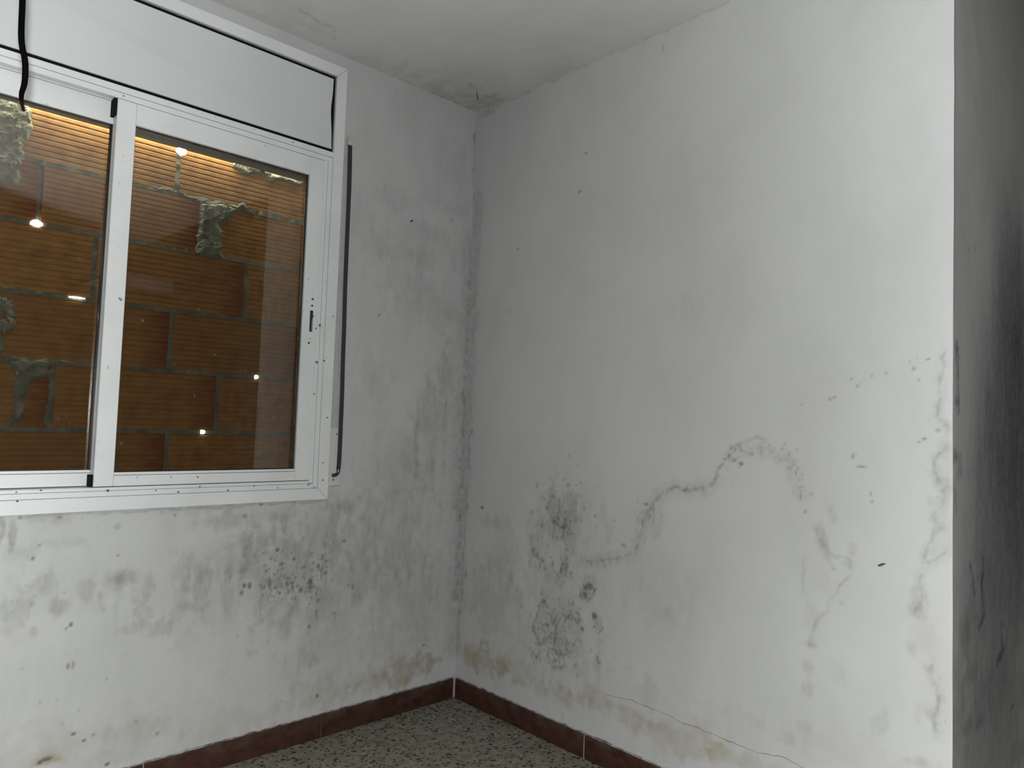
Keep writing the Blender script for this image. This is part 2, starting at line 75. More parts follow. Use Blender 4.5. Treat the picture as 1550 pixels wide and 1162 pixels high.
 'R': [(0,-0.574,0.829,0.0916,0.096,0.36),(0,-0.587,0.532,0.2261,0.2826,0.16),(0,-0.609,0.773,0.1924,0.1422,0.14),(0,-0.634,0.788,0.0443,0.0707,0.3),(0,-0.544,0.765,0.1329,0.1206,0.22),(0,-0.428,0.663,0.0282,0.0742,0.4),(0,-0.696,0.564,0.0426,0.032,0.4),(0,-0.719,0.603,0.0361,0.0319,0.4),(0,-0.486,0.391,0.0476,0.0961,0.3),(0,-0.591,0.438,0.0965,0.117,0.25),(0,-0.551,0.597,0.0857,0.0477,0.32),(0,-0.582,0.638,0.0325,0.0379,0.4),(0,-0.262,0.651,0.115,0.1548,0.2),(0,-0.213,0.46,0.1566,0.1552,0.18),(0,-0.178,0.745,0.0801,0.037,0.22),(0,-0.983,0.843,0.0363,0.0555,0.3),(0,-1.015,0.614,0.1516,0.1253,0.12),(0,-1.042,0.557,0.0496,0.0206,0.15),(0,-0.759,0.475,0.0234,0.0313,0.4),(0,-0.755,0.339,0.0176,0.0311,0.4),(0,-1.543,0.84,0.0143,0.0425,0.35),(0,-1.525,0.873,0.0145,0.0321,0.25),(0,-1.605,0.81,0.0136,0.0138,0.2),(0,-1.613,0.85,0.0119,0.0173,0.28),(0,-1.564,0.922,0.0141,0.0247,0.28),(0,-1.555,0.947,0.0106,0.0177,0.3),(0,-1.584,0.703,0.0086,0.0086,0.3),(0,-1.507,0.575,0.0218,0.0177,0.4),(0,-1.5,0.512,0.0219,0.0318,0.33),(0,-1.497,0.458,0.0219,0.0246,0.38),(0,-1.491,0.35,0.0219,0.0245,0.25),(0,-1.51,0.638,0.0364,0.0531,0.14),(0,-1.527,0.748,0.0721,0.0709,0.1),(0,-1.482,0.755,0.0056,0.0468,0.3),(0,-1.69,0.414,0.0189,0.0326,0.25),(0,-1.582,0.516,0.0344,0.0274,0.13),(0,-1.44,0.298,0.0303,0.0214,0.2),(0,-1.776,0.752,0.0238,0.0483,0.28),(0,-1.758,0.62,0.015,0.0225,0.35),(0,-1.788,0.667,0.0294,0.0638,0.12),(0,-1.803,0.481,0.0289,0.047,0.16),(0,-1.831,1.09,0.0202,0.0965,0.14),(0,-1.824,0.929,0.0231,0.0798,0.14),(0,-1.808,0.991,0.0234,0.0161,0.2),(0,-1.822,1.186,0.0175,0.0487,0.1),(0,-0.973,0.29,0.036,0.054,0.2),(0,-1.299,0.327,0.0836,0.03,0.1),(0,-1.782,0.364,0.0205,0.0125,0.25),(0,-0.699,0.878,0.0917,0.0697,0.1),(0,-0.244,1.605,0.0315,0.0136,0.2),(0,-1.091,1.519,0.0492,0.0643,0.07),(0,-0.063,2.475,0.0611,0.0148,0.4),(1,-0.574,0.829,0.1309,0.132,0.4),(1,-0.589,0.485,0.1773,0.2231,0.34),(1,-0.487,0.513,0.1022,0.1933,0.3),(1,-0.21,0.512,0.1569,0.2076,0.25),(1,-0.696,0.569,0.0548,0.0458,0.9),(1,-0.583,0.626,0.0584,0.0569,0.85),(1,-0.549,0.79,0.053,0.0482,0.7),(1,-0.969,0.873,0.068,0.073,0.5),(1,-0.552,0.96,0.0996,0.0972,0.35),(1,-0.654,0.44,0.0932,0.092,0.55),(1,-0.546,0.321,0.1315,0.0942,0.55),(1,-0.759,0.475,0.0469,0.0582,0.7),(1,-1.611,1.093,0.0342,0.021,0.4),(1,-1.686,1.097,0.0129,0.0102,0.3),(1,-1.659,0.996,0.0164,0.0171,0.4),(1,-1.825,0.472,0.0284,0.062,0.35),(1,-0.021,0.56,0.0602,0.1634,0.3),(1,-0.156,0.769,0.0405,0.0373,0.3),(1,-1.69,0.414,0.0221,0.0359,0.3),(1,-0.639,0.824,0.1895,0.1886,0.3),(3,-0.696,0.553,0.0122,0.0114,0.7),(3,-0.719,0.585,0.012,0.0114,0.7),(3,-0.744,0.49,0.0118,0.0112,0.8),(3,-0.689,0.434,0.0091,0.0068,0.8),(3,-0.519,0.41,0.01,0.0072,0.7),(3,-0.95,0.897,0.0066,0.0054,0.8),(3,-0.615,2.018,0.0082,0.005,0.8),(3,-0.642,2.157,0.0081,0.005,0.6),(3,-0.975,2.437,0.004,0.0116,0.4),(3,-0.734,0.833,0.0075,0.0057,0.5),(3,-0.862,0.75,0.0111,0.0066,0.5),(3,-1.29,1.052,0.0064,0.0059,0.9),(3,-1.248,1.071,0.0055,0.008,0.6),(3,-1.27,1.062,0.0054,0.0059,0.6),(3,-1.254,1.099,0.0033,0.0099,0.5),(3,-1.785,1.146,0.0045,0.0041,0.9),(3,-1.773,1.137,0.0038,0.0033,0.6),(3,-1.76,1.322,0.0038,0.005,0.6),(3,-1.792,1.344,0.0037,0.0033,0.6),(3,-1.562,1.25,0.0053,0.0036,0.7),(3,-1.55,1.245,0.0054,0.0045,0.5),(3,-1.623,1.28,0.0043,0.0044,0.6),(3,-1.606,1.298,0.0043,0.0027,0.5),(3,-1.695,1.312,0.004,0.0034,0.5),(3,-1.66,1.306,0.0033,0.0035,0.5),(3,-1.635,1.067,0.0134,0.0029,0.6),(3,-1.613,1.093,0.0051,0.007,0.5),(3,-1.659,0.998,0.0033,0.0051,0.6),(3,-1.486,0.933,0.0037,0.0036,0.7),(3,-1.816,1.168,0.0058,0.0049,0.5),(3,-1.772,1.293,0.0038,0.0042,0.5),(3,-0.134,0.799,0.0102,0.0067,0.9),(3,-0.049,1.108,0.0107,0.0111,0.5),(3,-0.046,0.51,0.0085,0.0162,0.5),(3,-1.662,0.978,0.0049,0.0026,0.5),(3,-0.294,1.85,0.0077,0.0054,0.5),(2,-0.2,0.197,0.1412,0.0615,0.75),(2,-0.106,0.194,0.0739,0.0576,0.5),(2,-0.396,0.198,0.1775,0.0487,0.4),(2,-0.585,0.178,0.1091,0.037,0.5),(2,-0.755,0.204,0.1169,0.0397,0.3),(2,-0.883,0.188,0.1355,0.0425,0.4),(2,-1.101,0.186,0.1423,0.0476,0.45),(2,-1.17,0.228,0.0454,0.0467,0.3),(2,-1.302,0.196,0.1248,0.0297,0.4),(2,-0.213,0.46,0.1957,0.181,0.15),(2,-1.817,0.611,0.0574,0.1883,0.1),(2,-0.503,0.166,0.047,0.0331,0.3),(2,-1.634,0.329,0.2301,0.0498,0.12),(2,-1.782,0.356,0.044,0.0125,0.3),(3,-0.639,0.509,0.0086,0.0071,0.2971431527670476),(3,-0.583,0.949,0.0074,0.0053,0.3600022484883336),(3,-0.605,0.932,0.0091,0.0086,0.448482758244519),(3,-0.671,0.315,0.0055,0.0041,0.23097281086661542),(3,-0.661,0.484,0.0058,0.0058,0.4666160199696569),(3,-0.594,0.799,0.0068,0.0055,0.4927479159635079),(3,-0.421,0.813,0.0088,0.007,0.36543637099017057),(3,-0.741,0.796,0.0077,0.0062,0.20058484786666764),(3,-0.75,0.436,0.0072,0.0051,0.305873434471873),(3,-0.503,0.835,0.0057,0.0068,0.4378382751226496),(3,-0.5,0.488,0.0071,0.0069,0.2988724879173804),(3,-0.511,0.697,0.0059,0.0087,0.26672227601025333),(3,-0.551,0.967,0.0069,0.0042,0.2885776000668818),(3,-0.527,0.657,0.0068,0.0042,0.47703576148066423),(3,-0.598,0.79,0.0061,0.0084,0.4667924413088046),(3,-0.544,0.426,0.0051,0.0072,0.3062449203062496),(3,-0.682,0.853,0.0087,0.0088,0.34683751275719343),(3,-0.611,0.451,0.0056,0.0065,0.2744057142652917),(3,-0.6,0.365,0.0067,0.0092,0.4080205025051733),(3,-0.575,0.513,0.0072,0.0084,0.3857025632725097),(3,-0.604,0.466,0.0089,0.0062,0.2253205704817299),(3,-0.669,0.471,0.006,0.009,0.32579919378913663),(3,-0.543,0.795,0.0075,0.0055,0.2819668148973461),(3,-0.515,0.879,0.0061,0.0084,0.37339263814449297),(3,-0.648,1.006,0.005,0.0054,0.32729889557965386),(3,-0.629,0.617,0.0089,0.0068,0.46710074992251194),(3,-0.599,0.419,0.0049,0.006,0.44548906642488095),(3,-0.781,0.668,0.0073,0.0085,0.24750124416316407),(3,-0.701,0.579,0.0089,0.0071,0.407545354970295),(3,-0.562,0.805,0.0082,0.0088,0.3761756649096771),(3,-0.562,0.29,0.0074,0.0065,0.24821655664370393),(3,-0.581,0.349,0.0095,0.0093,0.20140310687015994),(3,-0.487,0.518,0.0082,0.0053,0.4785172754334522),(3,-0.445,0.915,0.008,0.0095,0.4229662808205057),(3,-0.528,0.312,0.0082,0.0087,0.36485711928332687),(3,-0.547,0.61,0.0099,0.0049,0.29585710045516905),(3,-0.61,0.34,0.0049,0.0086,0.220527385322962),(3,-0.658,0.897,0.0053,0.0057,0.2802317934136151),(3,-0.634,0.482,0.0051,0.0073,0.4790723062591832),(3,-0.653,0.677,0.0053,0.0045,0.22034305647638538),(3,-0.579,0.389,0.0057,0.0042,0.2317764005382179),(3,-0.635,0.338,0.0091,0.0062,0.48339269607281404),(3,-0.53,0.294,0.0053,0.0088,0.45990880197459905),(3,-0.585,0.291,0.0046,0.0061,0.470392952882408),(3,-0.543,0.771,0.0052,0.0039,0.2955508939735628),(3,-0.623,0.758,0.0091,0.0039,0.36264249919878333),(3,-0.55,0.422,0.0076,0.008,0.4606436960105722),(3,-0.56,0.432,0.006,0.0066,0.3304193126701359),(3,-0.819,0.828,0.0058,0.0054,0.30020750465758866),(3,-0.607,0.695,0.0078,0.0062,0.4952028684771256),(3,-0.562,0.846,0.0077,0.0091,0.23051878131476602),(3,-0.616,0.283,0.0061,0.0061,0.43005245462829356),(3,-0.433,0.244,0.0068,0.0044,0.4166157448226253),(3,-0.613,0.38,0.0078,0.0046,0.3611752465448879),(3,-0.641,0.933,0.0089,0.0045,0.23642310654925264),(3,-0.668,0.812,0.0058,0.0058,0.4373519037978171),(3,-0.524,0.359,0.0067,0.0044,0.2683391218428915),(3,-0.531,0.883,0.0091,0.0087,0.47689382829937405),(3,-0.498,0.612,0.0084,0.0068,0.4876870367630661),(3,-0.732,0.368,0.0057,0.0078,0.33438293367258076),(3,-1.474,0.999,0.0038,0.004,0.4015625738780657),(3,-1.327,1.08,0.0035,0.0044,0.24315087713169603),(3,-1.465,1.019,0.0024,0.0046,0.38800886254966416),(3,-1.23,1.008,0.0032,0.0029,0.29017819008665574),(3,-1.439,1.092,0.0032,0.0046,0.4974707721994681),(3,-1.412,1.073,0.0038,0.0026,0.1988125289519685),(3,-1.263,0.986,0.0028,0.0043,0.24894777379349625),(3,-1.434,1.084,0.003,0.0035,0.39338103946268016),(3,-1.415,1.103,0.0025,0.0048,0.37394420151147567),(3,-1.239,1.035,0.0033,0.0045,0.25122464185188975),(3,-1.383,1.09,0.0039,0.003,0.19245647205916044),(3,-1.366,1.12,0.0028,0.0028,0.3314137705640824),(3,-1.377,1.113,0.0038,0.004,0.3362132811825882),(3,-1.216,1.011,0.0054,0.0043,0.2668792890699808),(3,-1.246,1.029,0.0048,0.0029,0.267705675983485),(3,-1.258,1.061,0.0048,0.0046,0.29905322391248246),(3,-1.459,1.103,0.0041,0.0048,0.3452627845362675),(3,-1.433,1.051,0.0045,0.0024,0.3776981681579993),(3,-1.451,1.06,0.0026,0.0041,0.29524276082022405),(3,-1.419,1.103,0.0037,0.0029,0.20024084587862745),(3,-1.39,1.095,0.0029,0.0039,0.3317634921656015),(3,-1.466,0.996,0.0036,0.0022,0.379758384627289),(3,-1.269,1.019,0.0039,0.0029,0.2223892875640022),(3,-1.462,1.049,0.004,0.0044,0.43968862732579694),(3,-1.379,1.098,0.0034,0.003,0.37008182460211925),(3,-1.504,0.984,0.0038,0.0047,0.28314817600976544),(3,-1.424,1.118,0.0032,0.0048,0.366599390713736),(3,-1.427,1.075,0.0028,0.003,0.2839717902722775),(3,-1.263,1.085,0.0051,0.005,0.23155224015746045),(3,-1.283,1.04,0.0049,0.0025,0.3607070812639333),(3,-1.476,1.035,0.004,0.0029,0.3459765431392324),(3,-1.44,1.049,0.0043,0.0034,0.49692615999426615),(3,-1.398,1.077,0.0036,0.0042,0.2938015200490168),(3,-1.377,1.088,0.004,0.0039,0.21916479578956893),(3,-1.349,1.103,0.0031,0.0032,0.3454482595701549),(3,-1.454,1.072,0.0031,0.0035,0.3166291911018948),(3,-1.282,1.054,0.0027,0.0029,0.31748811674041477),(3,-1.358,1.119,0.0039,0.0037,0.32910879661490067),(3,-1.324,1.084,0.0041,0.0049,0.4637143204289914),(3,-1.476,1.022,0.0025,0.0039,0.3897284005240423),(2,-0.353,0.336,0.4004,0.1984,0.13),(2,-1.026,0.222,0.4974,0.1222,0.14)],
 'E': [(0,0.522,1.239,0.3424,0.4456,0.62),(0,0.604,1.542,0.2422,0.3233,0.5),(0,0.482,0.896,0.4408,0.413,0.5),(0,0.341,0.64,0.398,0.2823,0.35),(0,0.34,0.377,0.4607,0.2086,0.45),(0,0.566,1.778,0.2379,0.2426,0.2),(0,0.214,1.192,0.1232,0.348,0.1),(0,0.68,1.082,0.1842,0.7069,0.4),(0,0.226,0.415,0.0486,0.0234,0.4),(0,0.127,0.432,0.0565,0.0226,0.3),(0,0.155,0.555,0.0695,0.0328,0.25),(0,0.098,0.664,0.0445,0.0647,0.3),(1,0.276,0.737,0.2543,0.2081,0.4),(1,0.214,0.443,0.2411,0.1,0.4),(2,0.044,0.515,0.0638,0.1256,0.3),(2,0.628,0.227,0.1587,0.057,0.5),(2,0.155,0.638,0.1161,0.099,0.25),(3,0.568,0.379,0.0192,0.0047,1),(3,0.13,1.638,0.0147,0.0043,0.5),(3,0.183,1.648,0.0122,0.0053,0.4)],  # wide blobs darken the end wall smoothly, small ones are marks
 'C': [(0,-0.143,-0.034,0.1229,0.1418,0.3),(0,-0.292,-0.004,0.146,0.1698,0.2),(0,-0.026,-0.069,0.1,0.1124,0.3),(0,-0.819,-0.096,0.0537,0.0742,0.22),(0,-0.933,-0.125,0.0884,0.119,0.2),(0,-0.548,-0.009,0.1217,0.1493,0.2),(0,-0.009,-0.135,0.0633,0.0699,0.35),(0,-0.013,-0.517,0.1072,0.1104,0.15),(0,-0.219,-0.17,0.1801,0.2056,0.15),(2,-0.112,-0.764,0.5822,0.5637,0.12),(2,-0.066,-0.072,0.0795,0.0903,0.3)],
}
# lines: (channel, width, amount, points)
STAIN_TONE_LINES = {
 'L': [(0,0.0516,0.5,[(0.013,1.932),(0.01,1.685),(0.008,1.427),(0.007,1.143),(0.003,0.918),(0.004,0.695),(0.003,0.419)]),(0,0.1084,0.28,[(0.001,1.944),(-0.004,1.597),(-0.01,1.256),(-0.014,0.975),(-0.011,0.558),(-0.008,0.202)]),(0,0.0266,0.45,[(0.005,2.413),(0.007,2.295),(0.011,2.121)]),(0,0.01,0.4,[(-1.625,0.846),(-1.435,0.846),(-1.199,0.844),(-0.651,0.844)]),(1,0.0393,0.85,[(-0.856,0.607),(-0.837,0.56),(-0.799,0.532),(-0.749,0.518),(-0.697,0.53),(-0.67,0.562),(-0.646,0.601),(-0.634,0.628)]),(0,0.0153,0.23691670263266346,[(-0.259,0.568),(-0.257,0.503)]),(0,0.0115,0.23422396480562996,[(-0.996,0.633),(-0.993,0.56)]),(0,0.0134,0.2920348092820064,[(-0.109,0.473),(-0.116,0.432)]),(0,0.0159,0.2563724516983692,[(-0.909,0.699),(-0.902,0.646)]),(0,0.0108,0.16130756626553028,[(-0.917,0.827),(-0.915,0.773)]),(0,0.0229,0.2757827577057882,[(-0.521,0.614),(-0.526,0.53)]),(0,0.015,0.15007679153046208,[(-0.321,0.556),(-0.324,0.488)]),(0,0.0102,0.24109994073213717,[(-0.836,0.816),(-0.833,0.746)]),(0,0.0169,0.16448149556862796,[(-0.912,0.572),(-0.908,0.534)]),(0,0.0206,0.15109395919379096,[(-0.695,0.724),(-0.696,0.683)]),(0,0.0129,0.28826461273074444,[(-0.582,0.712),(-0.586,0.642)]),(0,0.0155,0.23633301642058607,[(-0.704,0.692),(-0.704,0.603)]),(0,0.0117,0.15184627532531156,[(-0.68,0.652),(-0.677,0.578)]),(0,0.0188,0.181573109558535,[(-0.888,0.665),(-0.882,0.594)]),(0,0.0188,0.19608958851525493,[(-1.021,0.673),(-1.016,0.606)]),(0,0.0147,0.31767770678268,[(-0.115,0.826),(-0.104,0.736)]),(0,0.0148,0.21961767409148236,[(-0.794,0.709),(-0.796,0.652)]),(0,0.0137,0.2802382644256519,[(-0.629,0.61),(-0.63,0.518)]),(0,0.011,0.23321760763817964,[(-0.957,0.669),(-0.957,0.62)]),(0,0.0176,0.21690089269741403,[(-0.459,0.585),(-0.467,0.517)]),(0,0.0253,0.19417066607312608,[(-0.182,0.597),(-0.184,0.507)]),(0,0.014,0.1867224391419635,[(-0.971,0.671),(-0.974,0.605)]),(0,0.0275,0.181323119769485,[(-0.121,0.756),(-0.114,0.716)]),(0,0.0132,0.250644628570575,[(-0.152,0.507),(-0.149,0.408)]),(0,0.0245,0.18299623138303706,[(-0.417,0.551),(-0.42,0.505)]),(0,0.0121,0.2981903790817244,[(-0.773,0.587),(-0.773,0.505)]),(0,0.0167,0.2571134356853209,[(-1.543,0.661),(-1.541,0.605)]),(0,0.0216,0.21474218851151583,[(-1.309,0.667),(-1.309,0.598)]),(0,0.0168,0.2372531988411954,[(-1.54,0.631),(-1.538,0.599)]),(0,0.0215,0.17438426695953013,[(-1.056,0.599),(-1.049,0.536)]),(0,0.0138,0.192902772434644,[(-1.066,0.548),(-1.067,0.486)]),(0,0.0239,0.18995500150208086,[(-1.124,0.623),(-1.126,0.558)]),(0,0.0227,0.27136055645478063,[(-1.226,0.552),(-1.221,0.522)]),(0,0.0166,0.21720323772811712,[(-1.491,0.645),(-1.487,0.579)]),(0,0.0129,0.18425003931299944,[(-1.548,0.625),(-1.543,0.564)]),(0,0.0099,0.2203543728566654,[(-1.474,0.648),(-1.477,0.6)]),(0,0.0141,0.21712980355443207,[(-1.087,0.614),(-1.082,0.546)]),(0,0.0171,0.20361394455071852,[(-1.159,0.647),(-1.158,0.576)]),(0,0.0182,0.28436201503389835,[(-1.363,0.611),(-1.364,0.559)]),(0,0.0084,0.2279898158882266,[(-1.597,0.623),(-1.593,0.569)])],  # includes a thin dark line along the window's lower edge
 'R': [(0,0.0765,0.33,[(-0.031,2.112),(-0.029,1.767),(-0.026,1.369),(-0.018,0.976),(-0.004,0.696),(0.005,0.418),(0.01,0.198)]),(0,0.0103,0.45,[(-0.039,1.144),(-0.033,0.865),(-0.029,0.644),(-0.025,0.424),(-0.013,0.339)]),(0,0.0114,0.35,[(-0.014,2.49),(-0.324,2.492),(-0.67,2.496),(-0.962,2.5),(-1.212,2.5)]),(0,0.012,0.42,[(-0.676,0.677),(-0.737,0.673),(-0.796,0.689),(-0.866,0.713),(-0.912,0.729),(-0.926,0.788),(-0.946,0.849),(-0.981,0.907),(-1.014,0.944),(-1.056,0.961),(-1.117,0.962),(-1.152,0.971),(-1.194,0.993)]),(0,0.0623,0.2,[(-0.676,0.677),(-0.737,0.673),(-0.796,0.689),(-0.866,0.713),(-0.912,0.729),(-0.926,0.788),(-0.946,0.849),(-0.981,0.907),(-1.014,0.944),(-1.056,0.961),(-1.117,0.962),(-1.152,0.971),(-1.194,0.993)]),(1,0.0719,0.36,[(-0.676,0.677),(-0.737,0.673),(-0.796,0.689),(-0.866,0.713),(-0.912,0.729),(-0.926,0.788),(-0.946,0.849),(-0.981,0.907),(-1.014,0.944),(-1.056,0.961),(-1.117,0.962),(-1.152,0.971),(-1.194,0.993)]),(0,0.0153,0.4,[(-1.014,0.944),(-1.056,0.961),(-1.117,0.962),(-1.152,0.971),(-1.198,0.997),(-1.224,1.041)]),(1,0.0254,0.5,[(-1.198,0.997),(-1.22,1.043),(-1.246,1.073)]),(0,0.0123,0.33,[(-1.22,1.041),(-1.252,1.089),(-1.295,1.119),(-1.347,1.132),(-1.378,1.134)]),(0,0.0496,0.2,[(-1.242,1.062),(-1.295,1.095),(-1.368,1.099),(-1.428,1.074),(-1.458,1.02),(-1.472,0.979)]),(1,0.0456,0.62,[(-1.237,1.052),(-1.268,1.074),(-1.306,1.099)]),(1,0.0573,0.5,[(-1.295,1.085),(-1.358,1.092),(-1.428,1.074),(-1.454,1.025),(-1.476,0.975)]),(1,0.0258,0.36,[(-1.476,0.975),(-1.488,0.931),(-1.503,0.888)]),(0,0.0159,0.4,[(-1.51,0.885),(-1.534,0.86),(-1.551,0.826),(-1.562,0.796)]),(0,0.0104,0.27,[(-1.565,0.829),(-1.61,0.815),(-1.607,0.78),(-1.583,0.751),(-1.554,0.697),(-1.519,0.631),(-1.503,0.575)]),(1,0.0426,0.4,[(-1.518,0.889),(-1.547,0.822),(-1.565,0.79)]),(1,0.0287,0.33,[(-1.503,0.601),(-1.497,0.458)]),(1,0.0242,0.34,[(-1.447,1.155),(-1.474,1.219),(-1.56,1.252),(-1.626,1.296),(-1.708,1.309),(-1.786,1.342)]),(3,0.0117,0.42,[(-0.438,0.672),(-0.453,0.642),(-0.488,0.64)]),(0,0.0293,0.3,[(-0.438,0.672),(-0.453,0.642),(-0.488,0.64)]),(1,0.0527,0.6,[(-0.438,0.672),(-0.453,0.642),(-0.488,0.64)]),(3,0.0116,0.42,[(-0.462,0.447),(-0.451,0.395),(-0.466,0.357),(-0.485,0.337)]),(0,0.0289,0.3,[(-0.462,0.447),(-0.451,0.395),(-0.466,0.357),(-0.485,0.337)]),(1,0.052,0.6,[(-0.462,0.447),(-0.451,0.395),(-0.466,0.357),(-0.485,0.337)]),(3,0.0114,0.42,[(-0.492,0.397),(-0.51,0.379),(-0.511,0.349)]),(0,0.0284,0.3,[(-0.492,0.397),(-0.51,0.379),(-0.511,0.349)]),(1,0.0512,0.6,[(-0.492,0.397),(-0.51,0.379),(-0.511,0.349)]),(3,0.0111,0.42,[(-0.554,0.454),(-0.562,0.408),(-0.555,0.354)]),(0,0.0279,0.3,[(-0.554,0.454),(-0.562,0.408),(-0.555,0.354)]),(1,0.0501,0.6,[(-0.554,0.454),(-0.562,0.408),(-0.555,0.354)]),(3,0.0107,0.42,[(-0.59,0.461),(-0.628,0.458),(-0.66,0.451),(-0.684,0.463)]),(0,0.0268,0.3,[(-0.59,0.461),(-0.628,0.458),(-0.66,0.451),(-0.684,0.463)]),(1,0.0482,0.6,[(-0.59,0.461),(-0.628,0.458),(-0.66,0.451),(-0.684,0.463)]),(3,0.0109,0.42,[(-0.556,0.33),(-0.583,0.314),(-0.621,0.332),(-0.619,0.362)]),(0,0.0271,0.3,[(-0.556,0.33),(-0.583,0.314),(-0.621,0.332),(-0.619,0.362)]),(1,0.0488,0.6,[(-0.556,0.33),(-0.583,0.314),(-0.621,0.332),(-0.619,0.362)]),(3,0.0115,0.42,[(-0.441,0.302),(-0.47,0.28),(-0.49,0.295)]),(0,0.0288,0.3,[(-0.441,0.302),(-0.47,0.28),(-0.49,0.295)]),(1,0.0518,0.6,[(-0.441,0.302),(-0.47,0.28),(-0.49,0.295)]),(3,0.0112,0.42,[(-0.589,0.639),(-0.57,0.61)]),(0,0.0279,0.3,[(-0.589,0.639),(-0.57,0.61)]),(1,0.0503,0.6,[(-0.589,0.639),(-0.57,0.61)]),(3,0.0112,0.42,[(-0.592,0.783),(-0.581,0.741)]),(0,0.0279,0.3,[(-0.592,0.783),(-0.581,0.741)]),(1,0.0503,0.6,[(-0.592,0.783),(-0.581,0.741)]),(3,0.0112,0.42,[(-0.536,0.788),(-0.576,0.776),(-0.603,0.773)]),(0,0.028,0.3,[(-0.536,0.788),(-0.576,0.776),(-0.603,0.773)]),(1,0.0504,0.6,[(-0.536,0.788),(-0.576,0.776),(-0.603,0.773)]),(3,0.0111,0.42,[(-0.551,0.287),(-0.565,0.267),(-0.597,0.28)]),(0,0.0277,0.3,[(-0.551,0.287),(-0.565,0.267),(-0.597,0.28)]),(1,0.0499,0.6,[(-0.551,0.287),(-0.565,0.267),(-0.597,0.28)]),(3,0.0102,0.42,[(-0.758,0.351),(-0.765,0.328)]),(0,0.0255,0.3,[(-0.758,0.351),(-0.765,0.328)]),(1,0.0459,0.6,[(-0.758,0.351),(-0.765,0.328)]),(3,0.0114,0.42,[(-0.495,0.485),(-0.519,0.48)]),(0,0.0284,0.3,[(-0.495,0.485),(-0.519,0.48)]),(1,0.0511,0.6,[(-0.495,0.485),(-0.519,0.48)]),(3,0.0106,0.42,[(-0.681,0.55),(-0.693,0.568),(-0.719,0.592)]),(0,0.0265,0.3,[(-0.681,0.55),(-0.693,0.568),(-0.719,0.592)]),(1,0.0477,0.6,[(-0.681,0.55),(-0.693,0.568),(-0.719,0.592)]),(3,0.0104,0.42,[(-0.724,0.547),(-0.741,0.584)]),(0,0.026,0.3,[(-0.724,0.547),(-0.741,0.584)]),(1,0.0468,0.6,[(-0.724,0.547),(-0.741,0.584)]),(0,0.0093,0.38,[(-1.833,1.368),(-1.827,1.341),(-1.821,1.3),(-1.819,1.267),(-1.816,1.235),(-1.82,1.202),(-1.839,1.17)]),(0,0.034,0.18,[(-1.833,1.368),(-1.827,1.341),(-1.821,1.3),(-1.819,1.267),(-1.816,1.235),(-1.82,1.202),(-1.839,1.17)]),(0,0.0093,0.38,[(-1.845,1.129),(-1.81,1.095),(-1.804,1.081),(-1.816,1.05),(-1.822,1.037)]),(0,0.034,0.18,[(-1.845,1.129),(-1.81,1.095),(-1.804,1.081),(-1.816,1.05),(-1.822,1.037)]),(0,0.0091,0.38,[(-1.849,1.03),(-1.834,1.026),(-1.828,1.012)]),(0,0.0333,0.18,[(-1.849,1.03),(-1.834,1.026),(-1.828,1.012)]),(0,0.0092,0.38,[(-1.813,1.0),(-1.819,0.979),(-1.805,0.962),(-1.811,0.94),(-1.816,0.928)]),(0,0.0338,0.18,[(-1.813,1.0),(-1.819,0.979),(-1.805,0.962),(-1.811,0.94),(-1.816,0.928)]),(0,0.0093,0.38,[(-1.805,0.926),(-1.79,0.868),(-1.784,0.843),(-1.84,0.87)]),(0,0.034,0.18,[(-1.805,0.926),(-1.79,0.868),(-1.784,0.843),(-1.84,0.87)]),(0,0.0092,0.38,[(-1.777,0.809),(-1.77,0.784),(-1.785,0.754),(-1.773,0.712)]),(0,0.0339,0.18,[(-1.777,0.809),(-1.77,0.784),(-1.785,0.754),(-1.773,0.712)]),(0,0.009,0.38,[(-1.803,0.607),(-1.818,0.517),(-1.806,0.451),(-1.823,0.441)]),(0,0.033,0.18,[(-1.803,0.607),(-1.818,0.517),(-1.806,0.451),(-1.823,0.441)])],
 'E': [(0,0.0188,0.6,[(0.143,0.835),(0.166,0.785),(0.19,0.749)]),(0,0.0232,0.7,[(0.27,0.842),(0.251,0.775),(0.27,0.712),(0.276,0.685),(0.226,0.659)]),(0,0.0291,0.75,[(0.444,0.623),(0.458,0.584),(0.465,0.555),(0.408,0.538)]),(0,0.0269,0.55,[(0.024,1.383),(0.04,1.319),(0.041,1.22)]),(0,0.0359,0.45,[(0.02,1.106),(0.058,1.09),(0.052,1.057)]),(0,0.0234,0.3,[(0.02,1.026),(0.026,0.978)])],
 'C': [(0,0.0125,0.6,[(-0.921,-0.172),(-0.858,-0.146),(-0.818,-0.141),(-0.789,-0.153),(-0.772,-0.128)]),(3,0.0099,0.6,[(-0.76,-0.102),(-0.749,-0.082)]),(3,0.0099,0.5,[(-0.201,-0.181),(-0.157,-0.17)]),(3,0.0079,0.5,[(-0.14,-0.171),(-0.137,-0.192)])],
}
CRACK_LINE = [(-0.7681, 0.2351), (-0.8114, 0.2387), (-0.8535, 0.2443), (-0.9082, 0.2517), (-0.9613, 0.2504), (-1.0001, 0.2475), (-1.0504, 0.2464), (-1.0992, 0.2413), (-1.1347, 0.2405), (-1.1579, 0.244), (-1.2034, 0.2391), (-1.2584, 0.2379), (-1.3114, 0.235), (-1.3625, 0.2358), (-1.402, 0.2439), (-1.4405, 0.2501), (-1.4688, 0.2441), (-1.5146, 0.2395)]

ROOM_H = 2.5
END_Y = -1.848          # where the right wall stops and the recess begins
rng = np.random.default_rng(7)
random.seed(5)

